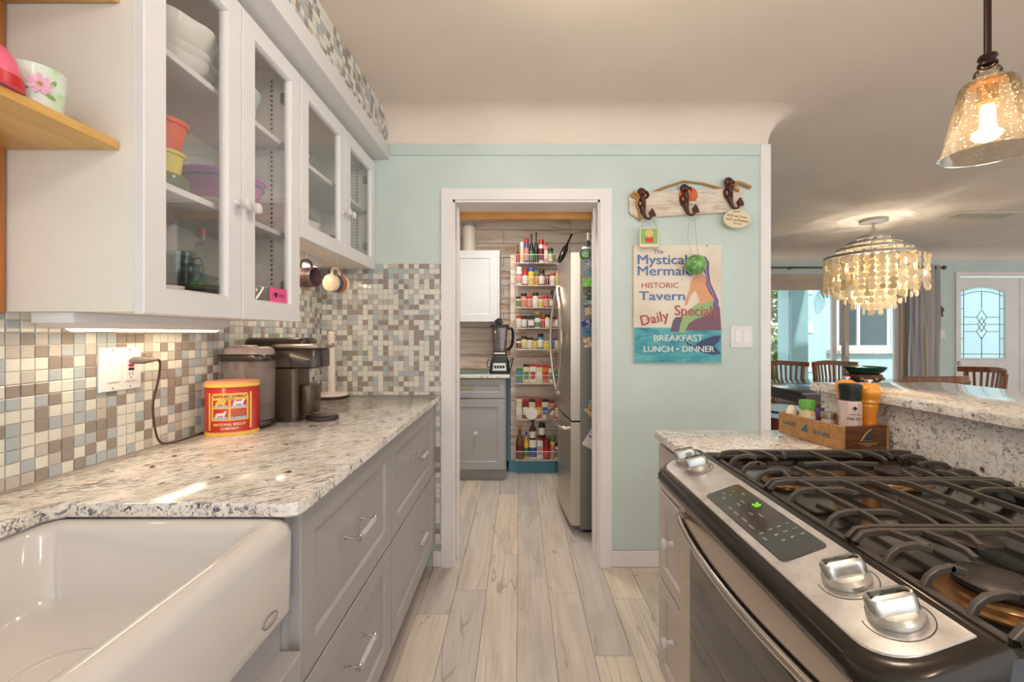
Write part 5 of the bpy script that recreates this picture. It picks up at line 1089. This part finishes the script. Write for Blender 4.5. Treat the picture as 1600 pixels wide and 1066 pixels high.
for (mx, my, par) in ((.280, 2.88, d1), (.232, 3.24, d2_)):
    ey = 3.115 if par is d1 else 3.175
    b = B(); b.tube(bez([(.292, ey, 1.60), (.270, ey, 1.585), (mx - .004 if par is d1 else .245, ey + (my - ey) * .62, 1.42), (mx, my, 1.21), (mx - .004 if par is d1 else .245, ey + (my - ey) * .62, 1.0), (.270, ey, .845), (.292, ey, .83)]), .0105, 8); b.obj('handle', CHROME if False else mat('fridge_handle', (206, 198, 186), .22, 1), par, smooth=60)
b = B(); b.tube(bez([(.315, 2.80, .645), (.27, 2.82, .65), (.225, 3.0, .66), (.205, 3.15, .662), (.225, 3.32, .66), (.265, 3.48, .655), (.305, 3.5, .65)]), .013, 8); b.obj('handle', MATS['fridge_handle'], d3, smooth=60)
B().box(.39, .46, FY0 + .003, FY0 + .05, 1.7905, 1.815, .004).obj('hinge_cover', NICKEL, f)
# fridge magnets and photos
FP = FY0 - .0003
def photo(y0, y1, x0, cols, label):
    s = FP / FOC; X0 = (x0 - 812) * s; X1 = X0 + .09; Z1, Z0 = CAM_Z - (y0 - 523) * s, CAM_Z - (y1 - 523) * s
    nm = 'photo_%s' % label.replace(' ', '_'); m = mat(nm, cols[0], .3); v = coords(m, (1, 1, 1.6))
    base(m, ramp(m, noise(m, v, 38, 3, .6), [(.34, cols[0]), (.48, cols[1]), (.6, cols[2])]))
    b = B(); b.fbox('ny', FP, X0, X1, Z0, Z1, 0, .0012); b.obj('photo_magnet', m, None, label, 'photo', 'photos stuck on the refrigerator side')
photo(405, 423, 913, ((120, 70, 50), (200, 190, 180), (70, 110, 170)), 'beach photo below the round magnet on the refrigerator side')
photo(423.5, 434, 908, ((60, 110, 190), (140, 170, 190), (150, 120, 90)), 'blue sky photo on the refrigerator side, above the bright green one')
photo(434.5, 448, 910, ((140, 190, 60), (120, 200, 80), (170, 214, 120)), 'bright green photo on the refrigerator side')
photo(448.5, 465, 911, ((50, 80, 50), (110, 100, 80), (150, 150, 150)), 'dark green hillside photo on the refrigerator side')
photo(465.5, 480, 911, ((40, 50, 90), (90, 110, 60), (190, 200, 210)), 'dark blue tree photo on the refrigerator side')
photo(481, 494, 914, ((110, 70, 40), (206, 180, 140), (222, 206, 180)), 'tan and brown photo on the refrigerator side')
photo(499, 511, 908, ((30, 30, 70), (40, 50, 140), (190, 180, 190)), 'navy photo on the refrigerator side')
photo(512, 526, 910, ((50, 70, 150), (90, 150, 190), (70, 100, 70)), 'pale blue lagoon photo on the refrigerator side')
photo(527, 543, 911, ((130, 60, 44), (222, 170, 140), (230, 220, 210)), 'photo of pink figures, lowest on the refrigerator side')
mc = ((914 - 812) * FP / FOC, CAM_Z + 126 * FP / FOC)
t = T('round_magnet', 'round green magnet with a black rim at the top of the refrigerator side', 'magnet', (mc[0], FP, mc[1]))
b = B(); b.lathe([(.032, .0015), (.034, .003), (.033, .008), (.027, .008)], (mc[0], FP, mc[1]), 24, ax='y'); b.obj('rim', BLACK, t)
b = B(); b.lathe([(.0275, .0081), (.0275, .0088)], (mc[0], FP, mc[1]), 24, ax='y'); gmm = mat('magnet_map', (90, 150, 90), .3); base(gmm, ramp(gmm, noise(gmm, coords(gmm), 60, 3), [(.35, (56, 110, 60)), (.5, (120, 170, 100)), (.65, (200, 210, 210))])); b.obj('disc', gmm, t)
t = T('figure_magnet', 'small teal and peach figure magnet halfway down the refrigerator side', 'magnet', (.435, FP, .78))
s_ = FP / FOC; fx = lambda p: (p - 812) * s_; fz = lambda p: CAM_Z - (p - 523) * s_
b = B(); b.fpoly('ny', FP, [(fx(912), fz(640)), (fx(917), fz(638)), (fx(929), fz(647)), (fx(927), fz(652)), (fx(922), fz(651))], 0, .006); b.obj('board', plain((214, 190, 130)), t)
b = B(); b.ball((fx(922), FP - .006, fz(635)), .014, (1, .5, 1.6), 10); b.obj('body', plain((216, 150, 110)), t)
b = B(); b.ball((fx(924), FP - .006, fz(627)), .015, (1.2, .5, 1), 10); b.obj('cap', plain((96, 180, 160)), t)
n = B(); n.loops([[(fx(x), FP - d, fz(y)) for x, y in ((909, 694), (927, 665), (945, 676), (934, 708))] for d in (0, .0012)]); n = n.obj('fridge_note', mat('note_paper', (228, 220, 212), .6), None, 'tilted white note with a photo on the lower refrigerator side', 'note')
b = B(); b.loops([[(fx(x), FP - d, fz(y)) for x, y in ((923, 676), (927, 669), (933, 673), (929, 680))] for d in (.0013, .0018)]); b.obj('note_picture', plain((196, 130, 84)), n)
b = B(); b.loops([[(fx(x), FP - d, fz(y)) for x, y in ((919, 681), (921, 680), (934, 689), (933, 691))] for d in (.0013, .0018)]); b.obj('note_line', plain((90, 70, 150)), n)
jar('glue_bottle', 'white-tipped dark bottle on top of the refrigerator', 'bottle', (.44, 2.76, 1.7905), .012, .07, P_((44, 48, 60)), WHT_, .05, None, cr=.7)
jar('blue_can', 'blue can lying on top of the refrigerator', 'can', (.48, 2.77, 1.7905), .02, .05, P_((36, 70, 130)), BLU_, .01)
b = B(); b.ball((.52, 2.85, 1.93), .035, (1, 1, 1.1)); b.lathe([(.03, 1.7905), (.006, 1.80), (.006, 1.905)], (.52, 2.85, 0), 10); b.obj('red_ornament', plain((190, 40, 60)), None, 'red ball ornament standing on the refrigerator', 'ornament')

# ================================================================ PENDANT
px_, py_ = 1.088, 1.0
t = T('pendant_lamp', 'seeded glass pendant lamp with a glowing bulb on a dark stem above the bar', 'lamp', (px_, py_, 2.437))
b = B(); b.lathe([(.055, 2.4365), (.055, 2.42), (.02, 2.41)], (px_, py_, 0), 20); b.obj('canopy', mat('oil_bronze', (48, 28, 26), .3, .5), t)
b = B(); b.lathe([(.0068, 2.41), (.0068, 1.906)], (px_, py_, 0), 10); b.obj('stem', MATS['oil_bronze'], t)
b = B(); b.lathe([(.008, 1.909), (.016, 1.906), (.018, 1.899), (.013, 1.892), (.0175, 1.888), (.018, 1.882), (.01, 1.877)], (px_, py_, 0), 18); b.obj('finial', MATS['oil_bronze'], t)
def seeded():
    m = bpy.data.materials.new('seeded_glass'); m.use_nodes = True; N = m.node_tree.nodes; L = m.node_tree.links; N.remove(N['Principled BSDF'])
    t_ = N.new('ShaderNodeBsdfTransparent'); t_.inputs[0].default_value = lin((246, 236, 224)); tl = N.new('ShaderNodeBsdfTranslucent'); tl.inputs[0].default_value = lin((255, 230, 190)); gl = N.new('ShaderNodeBsdfGlossy'); gl.inputs['Roughness'].default_value = .05
    vo = N.new('ShaderNodeTexVoronoi'); vo.inputs['Scale'].default_value = 170; tc = N.new('ShaderNodeTexCoord'); L.new(tc.outputs['Object'], vo.inputs['Vector'])
    r = N.new('ShaderNodeValToRGB'); r.color_ramp.elements[0].position = .12; r.color_ramp.elements[0].color = (.4, .4, .4, 1); r.color_ramp.elements[1].position = .3; r.color_ramp.elements[1].color = (.05, .05, .05, 1); L.new(vo.outputs['Distance'], r.inputs[0])
    m1 = N.new('ShaderNodeMixShader'); L.new(r.outputs[0], m1.inputs[0]); L.new(t_.outputs[0], m1.inputs[1]); L.new(tl.outputs[0], m1.inputs[2])
    lw = N.new('ShaderNodeLayerWeight'); lw.inputs[0].default_value = .3; m2 = N.new('ShaderNodeMixShader'); L.new(lw.outputs['Fresnel'], m2.inputs[0]); L.new(m1.outputs[0], m2.inputs[1]); L.new(gl.outputs[0], m2.inputs[2]); L.new(m2.outputs[0], N['Material Output'].inputs[0]); return m
SEED = seeded()
b = B(); b.lathe([(.014, 1.877), (.022, 1.872), (.025, 1.864), (.022, 1.856), (.03, 1.852), (.046, 1.842), (.05, 1.834), (.05, 1.828), (.052, 1.822), (.083, 1.681), (.086, 1.679), (.0845, 1.677)], (px_, py_, 0), 36, cap=False); b.obj('shade', SEED, t, smooth=60)
b = B(); b.lathe([(.03, 1.846), (.034, 1.842), (.034, 1.836), (.018, 1.834), (.018, 1.80), (.02, 1.797), (.016, 1.79)], (px_, py_, 0), 20); b.obj('socket', mat('antique_brass', (134, 96, 52), .35, .9), t)
b = B(); b.lathe([(.010, 1.79), (.013, 1.783), (.0135, 1.73), (.009, 1.716), (.002, 1.712)], (px_, py_, 0), 18); b.obj('bulb', mat('bulb_glow', (255, 220, 150), .2, emit=(255, 206, 120), es=9), t)
l = bpy.data.lights.new('pendant_bulb_light', 'POINT'); l.energy = 2.6; l.color = WARM; l.shadow_soft_size = .03; o = bpy.data.objects.new('pendant_bulb_light', l); C.objects.link(o); o.location = (px_, py_, 1.70)

# bodies of the added globe lamps (out of the frame) and added pantry lamp
def globe(x, y, lb):
    t = T('added_globe_lamp', lb, 'lamp', (x, y, CZ), 'added globe lamps')
    b = B(); b.lathe([(.06, 2.4365), (.06, 2.42), (.012, 2.41), (.01, 2.40), (.01, 2.345)], (x, y, 0), 20); b.obj('stem', NICKEL, t)
    b = B(); b.lathe([(.02, 2.345), (.03, 2.335), (.035, 2.316)], (x, y, 0), 16, cap=False); b.obj('cap', NICKEL, t)
    gm = pane('globe_glass', (255, 250, 240), .3)
    b = B(); b.ball((x, y, 2.235), .088, seg=24); b.obj('globe', gm, t)
    b = B(); b.ball((x, y, 2.235), .03, (1, 1, 1.4), seg=14); b.obj('bulb', mat('globe_bulb', (255, 236, 200), .4, emit=(255, 226, 180), es=6), t)
for (x, y, p), lb in zip(ADDED_GLOBES, ('added clear globe lamp over the kitchen aisle near the sink', 'added clear globe lamp over the kitchen aisle further back', 'added clear globe lamp over the living side of the bar')): globe(x, y, lb)

def flush(x, y, lb):
    t = T('added_ceiling_lamp', lb, 'lamp', (x, y, CZ), 'added flush ceiling lamps')
    b = B(); b.lathe([(.19, 2.4365), (.19, 2.41), (.175, 2.405)], (x, y, 0), 28); b.obj('base', WHITE, t)
    b = B(); b.lathe([(.172, 2.4045), (.16, 2.395), (.10, 2.388), (.01, 2.387)], (x, y, 0), 28); b.obj('diffuser', mat('ceiling_diffuser', (250, 246, 238), .4, emit=(255, 240, 220), es=1.5), t)
flush(-.1, 3.1, 'added flush round ceiling lamp, unseen in the pantry')

# ================================================================ DINING ROOM
cx, cy = 3.62, 4.4
ch = T('shell_chandelier', 'tiered capiz shell chandelier glowing over the dining table', 'chandelier', (cx, cy, CZ))
SIL = mat('antique_silver', (160, 156, 150), .4, .6)
b = B(); b.lathe([(.12, 2.4365), (.12, 2.405), (.10, 2.40)], (cx, cy, 0), 24); b.obj('canopy', SIL, ch)
b = B(); b.tube([(cx, cy, 2.40), (cx, cy, 2.33)], .006, 6); b.tube([(cx + .018 * math.cos(R(a)), cy, 2.32 + .035 * math.sin(R(a))) for a in range(0, 360, 30)], .005, 6, True, up=(0, 1, 0)); b.obj('chain', SIL, ch)
b = B()
for k in range(6): a = R(60 * k); b.tube([(cx, cy, 2.29), (cx + .13 * math.cos(a), cy + .13 * math.sin(a), 2.245)], .004, 5)
b.obj('hanger', SIL, ch)
RINGS = [(.13, 2.24, 2), (.22, 2.18, 2), (.31, 2.12, 2), (.415, 2.045, 7)]
for r, z, n in RINGS:
    b = B(); b.loops([[(cx + (r + e) * math.cos(R(a)), cy + (r + e) * math.sin(R(a)), z + h) for a in range(0, 360, 10)] for e, h in ((-.006, 0), (.006, 0), (.006, .022), (-.006, .022), (-.006, 0))], False, False); b.obj('ring', SIL, ch)
SHELL = mat('capiz_shell', (236, 226, 204), .3); N_, L_, b_ = nodes(SHELL); tr = N_.new('ShaderNodeBsdfTranslucent'); tr.inputs[0].default_value = lin((255, 240, 210)); ms = N_.new('ShaderNodeMixShader'); ms.inputs[0].default_value = .4
L_.new(b_.outputs[0], ms.inputs[1]); L_.new(tr.outputs[0], ms.inputs[2]); L_.new(ms.outputs[0], N_['Material Output'].inputs[0])
rg = random.Random(4)
def strand(b, x, y, z, n, ang, r=.030):
    for k in range(n):
        zz = z - .038 - k * .058; a = ang + rg.uniform(-.9, .9); nx, ny = math.cos(a), math.sin(a); q = r * rg.uniform(.9, 1.08)
        b.loops([[(x - ny * q * math.cos(R(t)) + nx * d, y + nx * q * math.cos(R(t)) + ny * d, zz + q * math.sin(R(t))) for t in range(0, 360, 36)] for d in (-.0009, .0009)])
for r, z, n in RINGS:
    b = B(); m = int(2 * math.pi * r / .078)
    for k in range(m): a = 2 * math.pi * k / m; strand(b, cx + r * math.cos(a), cy + r * math.sin(a), z, (1 if n == 2 else 6), a)
    b.obj('shell_tier', SHELL, ch, kind='stuff')
b = B()
for r, n in ((.33, 7), (.25, 8), (.17, 9), (.08, 10)):
    m = int(2 * math.pi * r / .09)
    for k in range(m): a = 2 * math.pi * k / m + r; strand(b, cx + r * math.cos(a), cy + r * math.sin(a), 2.045, n, a)
b.obj('shell_tier', SHELL, ch, kind='stuff')
for k in range(3):
    l = bpy.data.lights.new('chandelier_bulb_light', 'POINT'); l.energy = 5.5; l.color = (1, .96, .88); l.shadow_soft_size = .04; o = bpy.data.objects.new('chandelier_bulb_light', l); C.objects.link(o); a = R(120 * k); o.location = (cx + .10 * math.cos(a), cy + .10 * math.sin(a), 1.88)
# dining table
TBL = wood('dark_table_wood', (40, 20, 18), (62, 30, 26), (84, 44, 36), (1, 8, 8), 4, .16); nodes(TBL)[2].inputs['Coat Weight'].default_value = .6
t = T('dining_table', 'dark glossy wooden dining table under the shell chandelier', 'table', (3.5, 4.35, 0))
b = B(); slab(b, [(2.47, 3.76), (4.35, 3.76), (4.35, 4.92), (2.47, 4.92)], .722, .75, .006); b.obj('tabletop', TBL, t)
B().box(2.56, 4.26, 3.85, 3.875, .63, .7215).box(2.56, 4.26, 4.805, 4.83, .63, .7215).box(2.56, 2.585, 3.875, 4.805, .63, .7215).box(4.235, 4.26, 3.875, 4.805, .63, .7215).obj('apron', TBL, t)
for x in (2.57, 4.17):
    for y in (3.86, 4.74): B().box(x, x + .08, y, y + .08, 0, .629, .006).obj('leg', TBL, t)
# dining chairs with curved slatted backs (local frame: back at -y, facing +y)
CHW = wood('chair_wood', (98, 54, 26), (128, 76, 40), (150, 96, 56), (6, 6, 1), 6, .35)
def chair0():
    t = T('dining_chair', 'x', 'chair', (0, 0, 0), 'slatted wooden chairs around the dining table')
    b = B(); b.loops([[(x, y, z) for x, y in rrect(-.24 + i, .24 - i, -.2 + i, .25 - i, .05, 4)] for z, i in ((.43, .004), (.435, 0), (.46, 0), (.466, .006))]); b.obj('seat', CHW, t)
    arc_ = [(math.sin(R(a)) * .40, -.58 + .36 * math.cos(R(a)) * 1.0) for a in range(-45, 46, 9)]
    arc_ = [(x, -.30 + (x / .28) ** 2 * .13) for x in [-.29 + .058 * k for k in range(11)]]
    b = B(); b.tube([(x, y, .905 - abs(x) * .05) for x, y in arc_], 0, rect=(.028, .055)); b.obj('top_rail', CHW, t)
    for k in range(8):
        x = -.19 + .38 * k / 7; y = -.30 + (x / .28) ** 2 * .13; b = B(); b.tube([(x * .82, -.185, .462), (x * .9, y * .6 - .09, .66), (x, y, .882)], 0, rect=(.024, .012), up=(0, 1, 0)); b.obj('slat', CHW, t)
    for s in (-1, 1):
        b = B(); b.tube([(s * .20, -.19, 0), (s * .21, -.19, .45), (s * .245, -.205, .885)], 0, rect=(.038, .03), up=(0, 1, 0)); b.obj('back_post', CHW, t)
        b = B(); b.tube([(s * .2, .21, 0), (s * .2, .21, .43)], 0, rect=(.038, .038), up=(0, 1, 0)); b.obj('front_leg', CHW, t)
    return t
c0_ = chair0(); c0_.location = (3.24, 5.12, 0); c0_.rotation_euler.z = R(176); c0_['label'] = 'slatted wooden chair nearest the wall end, on the far side of the table'
cp(c0_, None, (3.90, 5.14, 0), R(183), 'slatted wooden chair behind the green bowl on the far side of the table')
cp(c0_, None, (3.36, 3.66, 0), R(6), 'slatted wooden chair on the near side of the table just behind the bar top')
cp(c0_, None, (4.46, 4.36, 0), R(76), 'slatted wooden chair at the table end in front of the white front door')
# round stool by the passage
t = T('round_stool', 'low round stool with a pale blue seat and dark red base behind the wall end', 'stool', (1.83, 3.0, 0))
b = B(); b.lathe([(.16, .69), (.175, .70), (.18, .735), (.17, .75), (.02, .757)], (1.83, 3.0, 0), 28); b.obj('seat', mat('pale_blue_vinyl', (196, 214, 230), .25), t)
b = B(); b.tube([(1.83 + .18 * math.cos(R(a)), 3.0 + .18 * math.sin(R(a)), .738) for a in range(0, 360, 15)], .008, 6, True); b.obj('rim', mat('dark_blue', (34, 50, 72), .3), t)
b = B(); b.lathe([(.17, .69), (.165, .60), (.175, .56), (.17, .45), (.15, .44)], (1.83, 3.0, 0), 28); b.obj('drum', mat('dark_red_lacquer', (92, 22, 26), .3), t)
for k in range(3): a = R(120 * k + 20); b = B(); b.tube([(1.83 + .12 * math.cos(a), 3 + .12 * math.sin(a), .45), (1.83 + .18 * math.cos(a), 3 + .18 * math.sin(a), 0)], .016, 8); b.obj('leg', DARK, t)
# bowl on the table
t = T('green_bowl', 'wide green-rimmed bowl on a carved brown stand on the dining table', 'bowl', (3.36, 4.2, .75))
b = B(); b.lathe([(.11, .875), (.15, .90), (.185, .945), (.178, .945), (.14, .905), (.05, .885)], (3.36, 4.2, 0), 28); b.obj('dish', mat('green_glaze', (40, 84, 62), .15, coat=.5), t)
b = B(); b.lathe([(.12, .7505), (.135, .77), (.12, .80), (.15, .84), (.14, .874), (.09, .876)], (3.36, 4.2, 0), 10); b.obj('stand', wood('carved_wood', (84, 44, 26), (110, 62, 38), (136, 84, 54), (1, 1, 4), 12, .5), t, smooth=20)
for k in range(8): a = R(45 * k); b = B(); b.ball((3.36 + .146 * math.cos(a), 4.2 + .146 * math.sin(a), .835), .018, seg=8); b.obj('carved_boss', plain((196, 160, 110)), t)
# curtain and rod
t = T('curtain', 'grey striped curtain panel hanging at the end of the rod by the patio door', 'curtain', (5.56, 5.9, 2.2))
def wavy(x0, x1, n, amp): return [(x0 + (x1 - x0) * k / n, 5.9 + amp * math.sin(k * 2 * math.pi / 8)) for k in range(n + 1)]
b = B(); L = []
for z, sh in ((2.21, 0), (1.5, .01), (.8, -.01), (.03, .02)):
    f1 = wavy(5.36 + sh, 5.75 + sh, 40, .04); L.append([(x, y, z) for x, y in f1] + [(x, y + .006, z) for x, y in reversed(f1)])
b.loops(L); cm = mat('curtain_fabric', (150, 148, 152), .8); v = coords(cm); base(cm, ramp(cm, noise(cm, coords(cm, (30, .01, .01)), 1, 1), [(.4, (164, 164, 176)), (.55, (214, 208, 200)), (.7, (172, 158, 144))])); b.obj('panel', cm, t, smooth=60)
for k in range(5): x = 5.385 + k * .08; b = B(); b.lathe([(.018, -.006), (.026, 0), (.018, .006)], (x, 5.9 + .0, 2.177), 14, ax='x', cap=False); b.obj('grommet', NICKEL, t)
t = T('curtain_rod', 'dark curtain rod with ball finials above the patio door', 'curtain rod', (4.5, 5.9, 2.177))
b = B(); b.tube([(3.0, 5.9, 2.177), (5.80, 5.9, 2.177)], .012, 8); b.obj('rod', mat('rod_grey', (96, 92, 88), .4, .6), t)
b = B(); b.ball((5.82, 5.9, 2.177), .03, seg=12); b.obj('finial', mat('rod_grey', (96, 92, 88)), t)
for x in (3.75, 5.33, 5.78): b = B(); b.box(x - .012, x + .012, 5.9, 5.999, 2.165, 2.19, .003); b.obj('bracket', mat('rod_grey', (96, 92, 88)), t)
B().lathe([(.04, 0), (.05, .02), (.04, .04)], (5.30, 5.87, 2.177), 14, ax='x').obj('end_cap', BLACK, t)
# wall things by the front door
t = T('wall_plaque', 'small dark red carved plaque hanging beside the front door', 'plaque', (5.83, 6, 1.6))
b = B(); b.fpoly('ny', 5.9995, [(5.785, 1.51), (5.885, 1.51), (5.872, 1.56), (5.897, 1.60), (5.87, 1.645), (5.80, 1.645), (5.773, 1.60), (5.798, 1.56)], 0, .03); b.obj('board', mat('plaque_red', (100, 34, 34), .5), t)
b = B(); b.tube([(5.80, 5.98, 1.645), (5.77, 5.985, 1.72), (5.87, 5.98, 1.645)], .003, 5); b.obj('cord', DARK, t)
t = T('wall_switch', 'white triple switch plate beside the front door', 'switch', (5.83, 6, 1.26)); B().fbox('ny', 5.9995, 5.75, 5.93, 1.20, 1.33, 0, .008, .002).obj('plate', WHITE, t)
for x in (5.775, 5.825, 5.875): B().fbox('ny', 5.9915, x, x + .03, 1.235, 1.295, 0, .004, .001).obj('rocker', PLW, t)
# ceiling vent: two louvred halves
t = T('ceiling_vent', 'white louvred air vent in the dining room ceiling', 'vent', (4.6, 4.2, CZ))
b = B(); b.box(4.22, 4.82, 4.10, 4.32, CZ - .012, CZ - .0005, .003); b.obj('frame', mat('vent_tan', (206, 198, 180), .5), t)
for k in range(6): B().box(4.25, 4.79, 4.12 + k * .031, 4.138 + k * .031, CZ - .02, CZ - .0125).obj('louvre', mat('vent_dark', (190, 180, 158), .5), t)
# patio lantern and planting seen through the glass
t = T('patio_lantern', 'clear faceted glass lantern on the patio wall by the window', 'lantern', (5.66, 7.9, 1.9))
hx = [(5.62 + .10 * math.cos(R(a)), 7.86 + .10 * math.sin(R(a))) for a in range(0, 360, 60)]
b = B(); b.loops([[(5.62 + (x - 5.62) * s, 7.86 + (y - 7.86) * s, z) for x, y in hx] for z, s in ((1.93, .5), (2.02, 1), (2.12, 1.05), (2.22, .55), (2.27, .1))]); b.obj('glass', pane('lantern_glass', (225, 240, 240), .3), t)
for k in range(6):
    x, y = hx[k]; b = B(); b.tube([(5.62 + (x - 5.62) * s, 7.86 + (y - 7.86) * s, z) for z, s in ((1.93, .5), (2.02, 1), (2.12, 1.05), (2.22, .55), (2.27, .1))], .005, 5); b.obj('cage_bar', DARK, t)
b = B(); b.tube([(5.62, 7.86, 2.27), (5.62, 7.9, 2.32), (5.62, 7.999, 2.32)], .01, 6); b.obj('bracket', DARK, t)
LEAFS = [mat('leaf_%d' % i, c, .6) for i, c in enumerate(((86, 120, 60), (120, 150, 90), (150, 170, 120)))]
def bush(name, label, c, rx, rz, n, ls, seed, cat='shrub'):
    rg = random.Random(seed); t = T(name, label, cat, c, 'garden plants beyond the patio'); b = B()
    for k in range(n):
        d = Vector((rg.gauss(0, 1), rg.gauss(0, 1), rg.gauss(0, 1))).normalized() * rg.uniform(.5, 1); p = Vector((c[0] + d.x * rx, c[1] + d.y * rx, c[2] + rz + d.z * rz)); a = Vector((rg.uniform(-1, 1), rg.uniform(-1, 1), rg.uniform(-.4, 1))).normalized() * ls; q = a.cross(Vector((0, 0, 1))).normalized() * ls * .28
        b.mi = rg.randrange(3); b.loops([[tuple(p), tuple(p + a * .5 + q), tuple(p + a), tuple(p + a * .5 - q)], [tuple(p + Vector((0, .002, -.004))), tuple(p + a * .5 + q + Vector((0, .002, -.004))), tuple(p + a + Vector((0, .002, -.004))), tuple(p + a * .5 - q + Vector((0, .002, -.004)))]])
    b.obj('leaves', LEAFS, t, kind='stuff', smooth=0)
    b = B()
    for k in range(4): b.tube([(c[0] + rg.uniform(-.1, .1), c[1], c[2] - .05), (c[0] + rg.uniform(-.3, .3) * rx, c[1] + rg.uniform(-.2, .2), c[2] + rz * 1.4)], .03, 6)
    b.obj('stems', mat('bark', (150, 138, 124), .8), t, kind='stuff')
bush('garden_shrub', 'pale spiky shrub low in the garden beyond the patio column', (4.9, 9.2, -.04), .8, .5, 700, .3, 1)
bush('garden_shrub', 'green leafy shrub in the garden left of the patio column', (6.35, 11.6, -.04), 1.0, .8, 700, .28, 2)
bush('garden_tree', 'light green tree high in the garden beyond the patio', (7.2, 13.0, 1.2), 1.4, 1.2, 1200, .3, 3, 'tree')
S('wall_garden', B().box(2, 14, 16, 16.2, 0, 1.7), paint('garden_wall', (216, 206, 190), .8, .08, 2))
